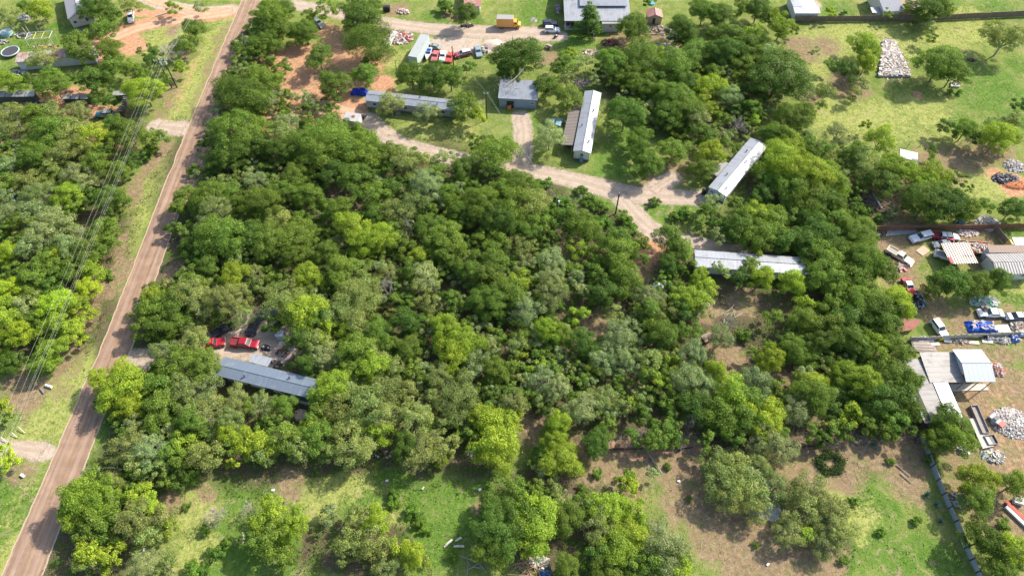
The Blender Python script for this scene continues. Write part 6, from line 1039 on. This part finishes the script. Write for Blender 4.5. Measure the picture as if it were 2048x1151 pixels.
# open junk trailer behind the carport
a = W(1926, 500); c_ = W(1972, 500); e = empty("flatbed_trailer", (a + c_) / 2, -.1, "open flatbed trailer full of junk behind the ribbed carport", "trailer"); m = MB(); m.box((0, 0, .8), (6.2, 3.2, .2))
for y in (-1.6, 1.6): m.box((0, y, 1.05), (6.2, .1, .3))
m.build("bed", M((.42, .3, .2), .8), e); rng = np.random.default_rng(8); m = MB()
for k in range(140): s_ = rng.uniform(.15, .7); m.box((rng.uniform(-2.8, 2.8), rng.uniform(-1.4, 1.4), .95 + rng.uniform(0, .4)), (s_, s_ * .6, s_ * .3), rz=rng.uniform(0, 6), rx=rng.uniform(-.5, .5), mi=int(rng.integers(0, 5)))
m.build("junk_load", [M(q, .8) for q in (WH, (.35, .4, .38), RD, GY_, (.5, .4, .3))], e); wheel(e, .4, -1.75, .36); wheel(e, .4, 1.75, .36)
# blue tarp heap
def tarp(name, label, c, rx, ry, h, col, rz, junk, seed):
    rng = np.random.default_rng(seed); e = empty(name, W(*c), rz, label, "tarp"); n = 26; V = []
    for i in range(n + 1):
        for j in range(n + 1):
            x, y = -1 + 2 * i / n, -1 + 2 * j / n; d = max(abs(x), abs(y)); z = h * (1 - d ** 4) * (1 + .35 * math.sin(x * 5.1 + seed) * math.cos(y * 4.3)) + rng.normal(0, .035 * h * (1 if d < .98 else 0)) + .04
            V.append((x * rx * (1 + .04 * math.sin(7 * y)), y * ry * (1 + .05 * math.sin(6 * x)), z))
    m = MB(); m.poly(V, [(i * (n + 1) + j, (i + 1) * (n + 1) + j, (i + 1) * (n + 1) + j + 1, i * (n + 1) + j + 1) for i in range(n) for j in range(n)]); m.build("sheet", M(col, .45, var=.25, scale=.8), e)
    if junk:
        m = MB()
        for k in range(junk): x, y = rng.uniform(-.85, .85) * rx, rng.uniform(-.8, .8) * ry; s_ = rng.uniform(.15, .8); m.box((x, y, h * 1.1), (s_, s_ * .4, .15), rz=rng.uniform(0, 6), ry=rng.uniform(-.4, .4), mi=int(rng.integers(0, 3)))
        m.build("junk", [M(q, .8) for q in (WH, (.55, .4, .3), (.25, .3, .45))], e)
    return e
tarp("tarp_heap", "bright blue tarp strewn with scraps below the stripped white sedan", (1961, 654), 3.0, 1.35, .75, (.01, .08, .42), 0, 50, 2)
tarp("tarp_heap", "deep blue tarp draped over a load at the grey trailer's left end", (720, 187), 2.4, 1.0, 1.3, (.005, .04, .40), -.1, 0, 3)
tarp("tarp_heap", "small blue sheeting in the junk row at the right edge", (2028, 678), .9, .8, .7, (.03, .14, .5), 0, 8, 4)
# junk row under the leaning panels
JR = [(1857, 680, 1.6, "white shallow tray left of the yellow mower in the junk row", (.62, .64, .62)), (1893, 681, 1.4, "bluish white tub right of the yellow mower in the junk row", (.5, .58, .62)), (1868, 688, 2.2, "pale flat board lying below the yellow mower", (.6, .56, .5)), (1947, 685, 2.0, "pinkish white board in the middle of the junk row", (.66, .54, .48)),
      (1974, 683, 2.1, "cream bench-like board below the dark rack in the junk row", (.55, .54, .45)), (2045, 669, 1.9, "pale blue-grey box at the right end of the junk row", (.5, .56, .6)), (2002, 655, 3.2, "bright white sheet right of the blue tarp", (.75, .73, .7)), (2008, 662, 2.6, "cream slab just below the bright white sheet", (.6, .52, .42))]
for k, (px, py, L, lab, c) in enumerate(JR):
    m = MB(); hh = .9 if 'box' in lab else .35 if ('tray' in lab or 'tub' in lab) else .12
    if hh == .12: m.box((0, 0, .12), (L, .7 if py > 660 else 1.1, .08)); m.box((0, 0, .06), (L * .8, .12, .06))
    else:
        for s_ in (-1, 1): m.box((0, s_ * .42, hh / 2 + .05), (L, .08, hh)); m.box((s_ * (L / 2 - .04), 0, hh / 2 + .05), (.08, .76, hh))
        m.box((0, 0, .15 if hh < .5 else hh - .05), (L - .1, .76, .06))
    o = m.build("tray" if hh == .35 else "box" if hh > .5 else "board", M(c, .7, var=.15), None, W(px, py), random.Random(k).uniform(-.12, .12)); tag(o, lab, "box" if hh > .5 else "tub" if hh > .3 else "board")
m = MB(); m.box((0, 0, .35), (1.0, .6, .35)); m.box((-.2, 0, .6), (.4, .4, .3)); m.tube([(.4, .2, .5), (.9, .2, 1.0), (.9, -.2, 1.0), (.4, -.2, .5)], .03); o = m.build("lawn_mower", M((.6, .42, .02), .5), None, W(1880, 679)); tag(o, "small yellow mower standing in the junk row", "mower")
heap("junk_heap", "mixed white and dark scrap left of the shallow tray in the junk row", (1848, 678), 1.1, .7, .5, 60, .4, [WH, (.3, .4, .4), GY_], "junk", seed=31)
heap("junk_heap", "brown and pink scrap between the tub and the pinkish board", (1921, 682), 1.9, .7, .35, 110, .35, [PK, BR, (.3, .22, .2), WH], "junk", seed=32)
heap("junk_heap", "dark crates and racks in the junk row right of its middle", (1974, 675), 1.4, .7, .7, 70, .5, [BK, GY_, (.3, .28, .3)], "junk", seed=33)
heap("junk_heap", "grey and olive scrap near the right end of the junk row", (2005, 680), 2.2, .9, .5, 160, .4, [GY_, (.42, .42, .3), WH, (.3, .28, .28)], "junk", seed=34)
heap("junk_heap", "beige wooden junk pile at the right edge beside the white sheet", (2038, 652), 2.0, 1.4, .6, 120, .7, [(.56, .44, .32), WH, BR], "junk", seed=35, flat=.15)
heap("glass_heap", "pale green and white wreckage above the stripped sedan", (1968, 604), 3.0, 1.4, .9, 130, .8, [(.5, .6, .55), WH, (.08, .28, .15), (.45, .5, .5)], "junk", seed=36, flat=.12)
heap("junk_heap", "mixed scrap under the big dark crown left of the minivan", (1836, 600), 1.2, 2.4, .8, 90, .6, [BK, GY_, (.1, .16, .2), WH], "junk", seed=37)
heap("junk_heap", "orange and white junk at the right wall of the bright gable roof", (1994, 738), 1.4, 1.6, .9, 130, .45, [(.5, .2, .12), WH, GY_, (.55, .35, .3)], "junk", seed=38)
heap("wood_debris", "broken boards and wire heap below the end of the concrete strip", (1986, 912), 2.0, 1.2, .4, 90, .8, [(.5, .4, .3), GY_, (.4, .45, .42)], "junk", seed=39, flat=.12)
m = MB(); m.slab([tuple(p) for p in (W(1788, 668) + Vector((0, 0, .9)), W(1822, 664) + Vector((0, 0, .9)), W(1838, 646) + Vector((0, 0, 1.1)), W(1800, 638) + Vector((0, 0, 1.1)))], .08); o = m.build("brown_deck", M((.30, .13, .10), .9, var=.35)); tag(o, "reddish-brown plank deck in shade between the big crowns", "deck")
for k, (px, py, L, lab) in enumerate(((1838, 684, 3.6, "topmost and palest"), (1842, 690, 4.0, "second from top"), (1846, 696, 4.6, "third from top"), (1846, 702, 5.0, "lowest, longest"))):
    m = MB(); m.box((0, 0, .25), (L, .75, .35)); m.box((0, .1, .47), (L * .9, .4, .08)); o = m.build("timber_bundle", M((.40 - .03 * k, .35 - .03 * k, .31 - .03 * k), .9, var=.3), None, W(px, py), -.03 * k); tag(o, "grey timber bundle above the wide metal roof, %s of the four" % lab, "timber", "timber bundles above the metal roofs")
# red mower / machine by rubble
e = empty("utility_vehicle", W(1988, 842), -1.0, "small grey and red utility buggy beside the white rubble heap", "buggy"); m = MB(); m.box((0, 0, .65), (2.4, 1.3, .5)); m.build("body", M((.4, .42, .44), .6), e, bevel=.05); m = MB(); m.box((1.1, 0, .85), (.9, 1.35, .35)); m.build("tray", M((.5, .05, .03), .5), e); m = MB(); m.box((-.2, 0, 1.2), (.8, 1.1, .08)); m.build("seat", BLACK, e)
for x in (-.8, .8):
    for s_ in (-1, 1): wheel(e, x, s_ * .65, .3, .2)
# hutch, canopy, rock, ring, agaves, lids
m = MB(); m.box((0, 0, .8), (1.9, 1.3, .9), rz=.5); m.box((.0, 0, 1.3), (2.2, 1.6, .08), rz=.5, rx=.1)
for k in range(5): m.box((-.8 + .4 * k, -.44 * 0 - .62 + .22 * k, .8), (.08, .08, .9), rz=.5)
o = m.build("wooden_hutch", WOOD, None, W(1412, 680)); tag(o, "small brown wooden hutch half under a grey bush by the clearing", "hutch")
e = empty("garden_canopy", W(1313, 583), 0, "tiny white pointed canopy standing among the crowns above the clearing", "canopy"); m = MB(); K = 8; V = [(0, 0, 2.75)] + [(1.15 * math.cos(6.283 * i / K), 1.15 * math.sin(6.283 * i / K), 2.1) for i in range(K)]; m.poly(V, [(0, 1 + i, 1 + (i + 1) % K) for i in range(K)]); m.build("canopy_top", WHITE, e); m = MB(); m.tube([(0, 0, 0), (0, 0, 2.7)], .05); m.build("pole", WHITE, e)
m = MB(); m.tube([(1.15 * math.cos(6.283 * i / K), 1.15 * math.sin(6.283 * i / K), 2.08) for i in range(K + 1)], .06, k=5); m.build("valance", M((.1, .45, .4), .6), e)
bm = bmesh.new(); bmesh.ops.create_icosphere(bm, subdivisions=3, radius=1.25); rng = np.random.default_rng(2)
for v_ in bm.verts: v_.co *= 1 + .12 * math.sin(v_.co.x * 4 + 1) * math.cos(v_.co.y * 3.5) + rng.normal(0, .015); v_.co.z *= .6
me = bpy.data.meshes.new("boulder"); bm.to_mesh(me); bm.free(); me.materials.append(M((.40, .32, .26), .95, var=.3, scale=2)); o = bpy.data.objects.new("boulder", me); COL.objects.link(o); o.location = W(603, 831) + Vector((0, 0, .4)); tag(o, "big rounded pinkish-grey boulder below the green trailer's right end", "boulder")
rng = np.random.default_rng(12); t = rng.uniform(0, 6.28, 5200); q = rng.normal(1.8, .38, 5200) * (1 + .12 * np.sin(t * 2 + 1) + .07 * np.sin(t * 5)) * (1 + .12 * (fbm(np.cos(t) * 3, np.sin(t) * 3, 1.0, 5) - .5)); P = W(1660, 926); C = np.stack([q * np.cos(t), q * np.sin(t), rng.uniform(.05, .75, 5200)], 1)
me = np_mesh("bush_ring", leaf_quads(C, rng.normal(0, .6, (5200, 3)) + [0, 0, .8], .22, rng), np.arange(20800).reshape(-1, 4), LEAF); o = bpy.data.objects.new("bush_ring", me); COL.objects.link(o); o.location = P; o.color = (.045, .085, .02, 1); tag(o, "dark green ring of low bush with a bare brown middle", "bush")
def agave(c, r_, lab, col=(.12, .2, .13)):
    rng = np.random.default_rng(int(c[0])); m = MB()
    for k in range(26):
        a = 6.283 * k / 26 * 2.4; el = rng.uniform(.25, 1.2); d = Vector((math.cos(a) * math.cos(el), math.sin(a) * math.cos(el), math.sin(el))) * r_ * rng.uniform(.8, 1.1); s_ = Vector((-math.sin(a), math.cos(a), 0)) * r_ * .1
        m.poly([-s_, s_, d * .6 + s_ * .9 + Vector((0, 0, .05)), d, d * .6 - s_ * .9 + Vector((0, 0, .05))], [(0, 1, 2, 3, 4)])
    o = m.build("agave", M(col, .6, var=.2), None, W(*c)); tag(o, lab, "agave", "agaves along the sheet-metal fence")
agave((1852, 990), 1.0, "large blue-green agave, topmost of the three left of the sheet-metal fence"); agave((1873, 1008), .95, "blue-green agave, middle one of the three left of the sheet-metal fence"); agave((1880, 1043), .9, "blue-green agave, lowest of the three left of the sheet-metal fence"); agave((1746, 889), .9, "blue-green agave by itself under the brushy wire fence"); agave((1888, 359), 1.3, "blue-green rosette plant among scrub right of the yellow-green crown", (.05, .18, .1))
m = MB(); m.slab([tuple(W(*p) + Vector((0, 0, .5))) for p in ((1900, 175), (1918, 176), (1917, 166), (1901, 165))], .5); o = m.build("well_cover", CONC); tag(o, "pale square concrete cover in the grass below the round field tree", "cover")
heap("tire_ring", "dark oval patch of ash and tyres on the green field", (1943, 121), 1.4, .8, .2, 80, .3, [BK, BR], "ash heap", seed=41)
heap("stone_ring", "round pale paved circle in the grass above the white suv", (1067, 40), 1.1, 1.1, .12, 60, .4, [PK, WH], "paving", seed=42, flat=.15)
# yard things on the left
e = empty("trampoline", W(24, 108), 0, "round black trampoline with a pale rim on the grass", "trampoline"); m = MB(); m.disc((0, 0, .88), 2.15, .03, 28); m.build("mat", M((.06, .06, .07), .7), e)
m = MB(); K = 28; m.tube([(2.3 * math.cos(6.283 * i / K), 2.3 * math.sin(6.283 * i / K), .9) for i in range(K + 1)], .14, k=6); m.build("rim", M((.45, .52, .55), .5), e)
for i in range(6): t = 6.283 * i / 6; m = MB(); m.tube([(2.3 * math.cos(t), 2.3 * math.sin(t), 0), (2.3 * math.cos(t), 2.3 * math.sin(t), .8)], .04); m.build("leg", DARKMETAL, e)
e = empty("pipe_structure", W(86, 84), .12, "bare pale metal carport frame without a roof, above the trampoline", "frame"); m = MB()
for y in (-1.6, 1.6): m.tube([(-3.3, y, 2.2), (3.3, y, 2.2)], .07)
m.build("top_rail", WHITE, e)
for x in (-3.3, -1.1, 1.1, 3.3):
    m = MB(); m.tube([(x, -1.6, 0), (x, -1.6, 2.2), (x, 1.6, 2.2), (x, 1.6, 0)], .07); m.build("frame_arch", M((.55, .45, .2), .6) if abs(x) < 2 else WHITE, e)
for k, (A, B_) in enumerate((((43, 54), (62, 78)), ((49, 49), (63, 72)), ((71, 52), (79, 67)), ((80, 40), (92, 62)))):
    m = MB(); a, b_ = W(*A, 2.6), W(*B_, .1); m.tube([a - b_, (0, 0, .1)], .08); o = m.build("leaning_pole", GREYWOOD, None, (b_.x, b_.y, 0)); tag(o, "long pale pole leaning by the roofless carport frame, %s" % ["leftmost", "second from left", "third from left", "rightmost of four"][k], "pole", "leaning poles in the left yard")
e = empty("round_pool", W(14, 68), 0, "round above-ground pool with greenish water at the left edge", "pool"); m = MB(); m.disc((0, 0, 0), 1.7, .9, 24); m.build("pool_wall", M((.2, .42, .42), .6), e); m = MB(); m.disc((0, 0, .9), 1.62, .02, 24); m.build("water_cover", M((.42, .48, .46), .4), e)
heap("junk_heap", "white and black bags and bins on the grass near the pool", (40, 72), 3.4, 1.6, .4, 46, .55, [WH, WH, GY_, BK], "junk", seed=43); heap("junk_heap", "small scattered white and red toys below the roofless carport frame", (92, 94), 4.0, .9, .3, 40, .5, [WH, BR, (.5, .2, .1), BK], "junk", seed=44)
heap("junk_heap", "grey and white scrap against the left end of the yard", (3, 86), 2.2, 1.2, .5, 50, .5, [GY_, WH, BK], "junk", seed=45); heap("junk_heap", "bright white sheeting lying under tree crowns above the pool", (52, 36), 2.2, 1.6, .8, 50, .8, [WH, WH, GY_], "sheeting", seed=46, flat=.15)
heap("junk_heap", "white sheeting below the left end of the rusty barn", (36, 146), 2.4, 1.0, .5, 40, .8, [WH, GY_], "sheeting", seed=47, flat=.15); heap("junk_heap", "black covered shapes in the shaded pen lane", (80, 212), 2.2, .9, .9, 50, .8, [BK, BK, GY_], "junk", seed=48)
m = MB(); m.disc((0, 0, 0), .45, 1.0, 12); m.disc((0, 0, 1.0), .3, .2, 12); o = m.build("barrel", M((.03, .3, .2), .5), None, W(157, 213)); tag(o, "teal-green barrel in the shaded red pen yard", "barrel")
m = MB(); m.tube([(-.7, 0, .28), (.7, 0, .28)], .28, k=12); o = m.build("culvert_pipe", M((.6, .6, .58), .7), None, W(99, 773), -.3); tag(o, "fat pale concrete pipe on the verge left of the road", "pipe")
m = MB(); m.tube([(-.8, 0, .2), (.8, 0, .2)], .13, k=8); o = m.build("dark_pipe", M((.18, .2, .24), .7), None, W(85, 782), -.75); tag(o, "slim dark pipe just left of the fat pale pipe on the verge", "pipe")
m = MB(); m.box((0, 0, .25), (.8, .45, .4)); m.box((-.4, 0, .15), (.25, .25, .3)); o = m.build("mailbox", M((.6, .63, .64), .6), None, W(47, 951), -.5); tag(o, "white box lying near the bottom-left turnout", "box")
for k, (px, py, L) in enumerate(((43, 860, 1.9), (28, 869, 1.6), (6, 878, 1.6))):
    m = MB(); m.tube([(0, 0, .25), (-L * .7, L * .5, .6)], .08, k=6); o = m.build("fence_rail", M((.55, .5, .43), .9), None, W(px + 8, py + 6)); tag(o, "pale loose post above the bottom-left turnout, %s" % ["right one", "middle one", "left one"][k], "post", "loose posts")
m = MB(); m.disc((0, 0, 0), .5, .8, 10); m.box((.4, 0, .4), (.4, .3, .5)); o = m.build("white_tank", M((.6, .63, .64), .5), None, W(304, 760)); tag(o, "small pale tank between crowns left of the green trailer", "tank")
# upper middle yard things
m = MB(); m.box((0, 0, .8), (1.9, .9, .4)); m.tube([(-1.5, .3, .5), (-.9, .2, .8)], .06); m.box((.2, 0, 1.05), (1.5, .7, .2)); e_ = empty("barbecue_trailer", W(1098, 97), -.7, "small rusty barbecue trailer on the grass left of the big house's shadow", "barbecue"); o = m.build("drum", M((.35, .27, .25), .6), e_); wheel(e_, 0, -.6, .3); wheel(e_, 0, .6, .3)
e_ = empty("garden_cart", W(1111, 76), .5, "small black and white cart on the grass below the white suv", "cart"); m = MB(); m.box((0, 0, .45), (1.0, .6, .3)); m.build("body", BLACK, e_); m = MB(); m.box((.3, 0, .7), (.4, .4, .25)); m.build("seat", WHITE, e_); wheel(e_, -.3, .3, .2, .12); wheel(e_, -.3, -.3, .2, .12)
tarp("tarp_heap", "faded pink-red sheet over a hump at the top of the big leaning tree", (1040, 92), 1.3, .9, .9, (.5, .12, .14), .2, 0, 5)
m = MB(); m.box((0, 0, .8), (2.0, 1.4, 1.3)); m.box((0, 0, 1.5), (1.4, 1.0, .2)); o = m.build("black_tank", BLACK, None, W(774, 22)); tag(o, "squat black tank at the top left of the gravel road bend", "tank")
heap("rock_heap", "pale pinkish boulders beside the squat black tank", (806, 24), 2.0, 1.3, .5, 40, .7, [PK, (.5, .4, .33)], "rocks", seed=51, flat=.7); heap("junk_heap", "dark bicycles and scrap round the foot of the roadside tree", (934, 52), 2.0, .8, .6, 60, .5, [BK, (.2, .1, .1), GY_], "junk", seed=52)
heap("junk_heap", "white and black scrap right of the steel-blue sedan", (968, 103), 1.0, 2.0, .5, 50, .6, [WH, BK, GY_], "junk", seed=53, flat=.15)
heap("junk_heap", "dark junk on the porch slab of the big house", (1150, 52), 3.0, .8, .8, 70, .5, [BK, BR, (.1, .1, .3), WH], "junk", seed=54); heap("junk_heap", "black bins below the pointed cedar by the big house", (1180, 66), 1.8, .8, .8, 36, .7, [BK, GY_, BK], "junk", seed=55)
heap("junk_heap", "grey scrap left of the big house's roof edge", (1116, 18), .9, 2.6, .5, 80, .5, [GY_, BR, WH], "junk", seed=56); heap("junk_heap", "dark barrels and bottles under the tree right of the shed", (1345, 76), 1.5, 1.0, .8, 40, .6, [(.03, .12, .12), BK, WH], "junk", seed=57)
m = MB(); m.disc((0, 0, 0), .9, .4, 16); m.disc((0, 0, .4), .8, .03, 16); o = m.build("paddling_pool", M((.1, .4, .6), .5), None, W(1303, 8)); tag(o, "small bright blue paddling pool above the red-striped shed", "pool")
heap("junk_heap", "teal and white bits beside the lean-to and teal car", (1116, 243), 1.8, 1.0, .4, 60, .5, [(.2, .45, .45), WH, GY_], "junk", seed=58); heap("junk_heap", "dark equipment beside the rusty white shed", (725, 236), .8, 1.2, 1.0, 40, .6, [BK, GY_, BR], "junk", seed=59)
heap("junk_heap", "small dark machines at the right of the gravel yard", (534, 696), 1.0, .7, .7, 30, .5, [BK, BK, GY_], "junk", seed=60); heap("junk_heap", "dark wheels and tools at the right end of the gravel yard", (565, 706), 1.4, .9, .5, 40, .5, [BK, (.3, .08, .06), GY_], "junk", seed=61)
m = MB(); m.box((0, 0, .4), (1.3, .9, .5)); m.box((0, 0, .7), (1.1, .7, .12)); o = m.build("cart", BLACK, None, W(498, 669), -1.0); tag(o, "flat black cart standing above the glossy red pickup", "cart")
m = MB(); m.box((0, 0, .9), (1.4, 1.2, 1.6)); m.box((0, 0, 1.75), (1.6, 1.4, .12)); o = m.build("metal_cabinet", M((.45, .5, .52), .6), None, W(563, 675)); tag(o, "grey-white metal cabinet under crowns right of the gravel yard", "cabinet")
heap("flower_pots", "row of dark pots and rubble beside the green trailer's porch roof", (552, 728), 1.6, .9, .4, 80, .35, [BR, BK, PK, GY_], "pots", seed=62)
sticks("scrap_timber", "stack of grey poles at the bottom edge, left of the scrap yard", [(938, 1128), (955, 1122)], .5, 12, .1, 3.6, GREYWOOD, "timber", 63, h=.5); sticks("scrap_timber", "fan of orange-brown boards at the bottom edge under the crowns", [(1045, 1125), (1065, 1140)], .8, 46, .09, 3.6, M((.36, .25, .15), .9), "timber", 64, h=.6)
for k, (px, py, L, rz, lab) in enumerate(((897, 1086, 1.9, .75, "long pale plank on the bottom green clearing, left one"), (917, 1078, 1.2, .5, "short white plank on the bottom green clearing, upper one"), (918, 1092, 1.8, 0, "pale plank on the bottom green clearing, lower one"))):
    m = MB(); m.box((0, 0, .12), (L, .28, .12)); m.box((L * .1, .2, .06), (L * .7, .12, .08)); o = m.build("plank", M((.6, .55, .47), .9), None, W(px, py), rz); tag(o, lab, "plank")
heap("junk_heap", "white bags in the scrap yard at the bottom edge", (1078, 1122), 1.6, 1.1, .6, 70, .5, [WH, WH, GY_], "junk", seed=65); tarp("tarp_heap", "blue sheet at the bottom edge of the scrap yard", (1090, 1150), 1.0, .9, .6, (.01, .08, .3), 0, 0, 66)
heap("scrap_heap", "pale sheet-metal scraps glinting through crowns in the lower right", (1535, 1022), 2.4, 1.6, .9, 150, .6, [WH, (.5, .52, .5), (.35, .38, .4)], "junk", seed=67, flat=.12); heap("scrap_heap", "broken pale roof sheets under the crown above the glinting scraps", (1528, 990), 1.6, 2.2, 1.2, 90, .9, [WH, (.5, .52, .5), BK], "junk", seed=68, flat=.1)
heap("junk_heap", "dark and white rubbish under the wood's lower edge, left spot", (768, 908), 2.2, .7, .3, 40, .35, [BK, WH, BR], "junk", seed=69); heap("junk_heap", "white and rust rubbish under the wood's lower edge, right spot", (955, 908), 2.4, 1.1, .4, 56, .4, [WH, (.3, .1, .08), GY_, WH], "junk", seed=70)
for k, (px, py) in enumerate(((774, 961), (846, 976), (959, 979), (546, 980), (733, 1027), (288, 1099), (1357, 962), (1535, 1128))):
    m = MB(); m.box((0, 0, .12), (.5, .32, .22), rz=k); m.box((.2, .1, .1), (.25, .25, .16), rz=k * 2); o = m.build("litter_bag", M((.68, .68, .68), .6), None, W(px, py)); tag(o, "white bag lying on the ground, %s" % ["under the wood's lower edge left of the dark grass", "right of the dark grass patch", "left of the bottom right crowns", "on the dry grass at left", "showing through the olive crown at the bottom", "under the bottom-left crowns", "in the tan clearing by the wire fence", "small one at the bottom of the tan clearing"][k], "bag", "white litter bags")
m = MB(); m.disc((0, 0, 0), .32, .8, 10); m.disc((0, 0, .8), .26, .04, 10); o = m.build("black_bucket", BLACK, None, W(1359, 899)); tag(o, "black barrel under the brushy fence in the tan clearing", "barrel")
for k, (px, py, L) in enumerate(((1792, 938, 3.0), (1800, 955, 2.6))):
    m = MB(); m.tube([(0, 0, .15), (L * .6, -L * .7, .2)], .1, .07, 6); o = m.build("board", GREYWOOD, None, W(px, py - 8)); tag(o, "grey board lying in the lower right weeds, %s" % ["upper one", "lower one"][k], "board", "loose boards in the weeds")
e = empty("red_lumber_stack", W(2032, 1030), -1.0, "long red and white stack of sheets at the lower right edge", "stack"); m = MB(); m.box((0, .35, .3), (5.0, .7, .5)); m.build("red_sheets", M((.42, .10, .07), .7), e); m = MB(); m.box((.3, -.4, .3), (4.6, .6, .45)); m.build("white_sheets", WHITE, e)
m = MB(); m.box((0, 0, .5), (1.6, .9, .8)); m.box((0, 0, 1.0), (1.8, 1.1, .15)); o = m.build("white_cabinet", WHITE, None, W(2033, 1004), -.3); tag(o, "white cabinet lying between crowns at the lower right edge", "cabinet")
heap("junk_heap", "white and blue scraps above the lower right round crown", (1918, 1000), 1.8, 1.4, .4, 60, .5, [WH, (.2, .35, .4), PK], "junk", seed=72); heap("junk_heap", "white plastic under the crown by the sheet-metal fence top", (1925, 900), 1.1, .9, .6, 30, .6, [WH], "junk", seed=73)
heap("junk_heap", "dark blue shapes in trees at the left edge halfway down", (33, 400), 1.1, .9, .8, 30, .6, [(.03, .1, .3), BK], "junk", seed=74)

# ---------------------------------------------------------------- poles and wires
def upole(name, label, base, top, r=.15, arm=None, cat="utility pole", extra=None, mat=None):
    b0 = W(*base); h = 3.0
    for z in np.arange(2, 13, .05):
        if project(b0.x, b0.y, z)[1] <= top[1]: h = float(z); break
    e = empty(name, b0, 0, label, cat); m = MB(); m.tube([(0, 0, 0), (0, 0, h)], r, r * .7, 8); m.build("pole", mat or M((.045, .035, .03), .95), e)
    if arm: m = MB(); m.box((0, 0, h - .5), (arm, .12, .14), rz=.1); m.build("crossarm", GREYWOOD, e)
    for k in range(3 if arm else 1): m = MB(); m.disc((((k - 1) * arm * .42) if arm else 0, 0, h - .4 if arm else h), .07, .3, 6); m.build("insulator", WHITE, e)
    if extra: m = MB(); m.disc((.3, -.1, h - 1.7), .24, .8, 12); m.build("transformer", M((.5, .52, .53), .5), e)
    return Vector((b0.x, b0.y, h))
p1 = upole("utility_pole", "left of the twin leaning-looking power poles beside the upper road", (344, 176), (318, 118), .17, 2.6, extra=True)
p1b = upole("utility_pole", "right of the twin power poles beside the upper road", (354, 175), (327, 117), .17, 2.4, extra=True)
a = W(366, 172); m = MB(); m.tube([p1b - a + Vector((0, 0, -1.5)), (0, 0, 0)], .03); o = m.build("guy_wire", DARKMETAL, None, a); tag(o, "steel guy wire slanting from the twin poles to the verge", "guy wire")
p2 = upole("service_pole", "dark pole standing in front of the old car row", (907, 131), (904, 92), .17); p3 = upole("service_pole", "slim dark pole right of the sand heap", (1025, 96), (1024, 74), .10)
p4 = upole("service_pole", "left one of the two black poles below the curving drive", (1113, 428), (1119, 396), .18, extra=True); p5 = upole("service_pole", "right one of the two black poles below the curving drive", (1231, 427), (1240, 387), .18)
p6 = upole("service_pole", "dark pole in trees between the grey trailer and the garage", (974, 240), (970, 184), .13, 1.2); p7 = upole("white_post", "pale grey post just below the pole between trailer and garage", (975, 277), (978, 256), .10, mat=M((.5, .52, .5), .8))
p8 = upole("service_pole", "thin grey pole in front of the big house's lawn", (1186, 86), (1187, 70), .09, mat=GREYWOOD)
p9 = upole("service_pole", "thin dark stake left of the tarp-ended trailer's trees", (793, 140), (792, 120), .09)
WIRE = M((.36, .36, .34), .6)
def wire(a, b_, sag, r, label, name="power_line", n=14):
    a, b_ = Vector(a), Vector(b_); P = [a.lerp(b_, i / n) - a - Vector((0, 0, sag * 4 * (i / n) * (1 - i / n))) for i in range(n + 1)]
    m = MB(); m.tube(P, r, r, 4); o = m.build(name, WIRE, None, a); tag(o, label, "power line", "overhead wires")
for k, (x0, x1, z) in enumerate(((312, 109, 9.6), (317, 121, 9.6), (326, 132.5, 9.4), (331, 136, 9.4), (333, 141, 8.0))):
    a = W(x0, 115, z); q = W(x1, 580, z); d = (q - a); b_ = a + d * 1.9; wire(a, b_, .9, .012, "overhead wire running down left of the road, %s of the five" % ["leftmost", "second from left", "middle one", "second from right", "rightmost"][k])
    t = W(x0 + 83 - k * 2, -12, z); wire(a, t, .5, .012, "overhead wire running up from the twin poles, %s of the five" % ["leftmost", "second from left", "middle one", "second from right", "rightmost"][k], n=8)
wire(p6, p4, .8, .018, "service wire from the garage pole down to the left black pole, upper strand"); wire(p6 + Vector((.6, 0, -.5)), p4 + Vector((0, 0, -.5)), 1.0, .018, "service wire from the garage pole down to the left black pole, lower strand"); wire(p4, p5, .5, .02, "thin wire between the two black poles below the drive"); wire(p6, p2, .6, .025, "thin wire from the garage pole up to the car row pole")
wire(W(-20, 940, 6.5), W(230, 934, 6.5), .1, .017, "single thin wire crossing the road near the bottom left")
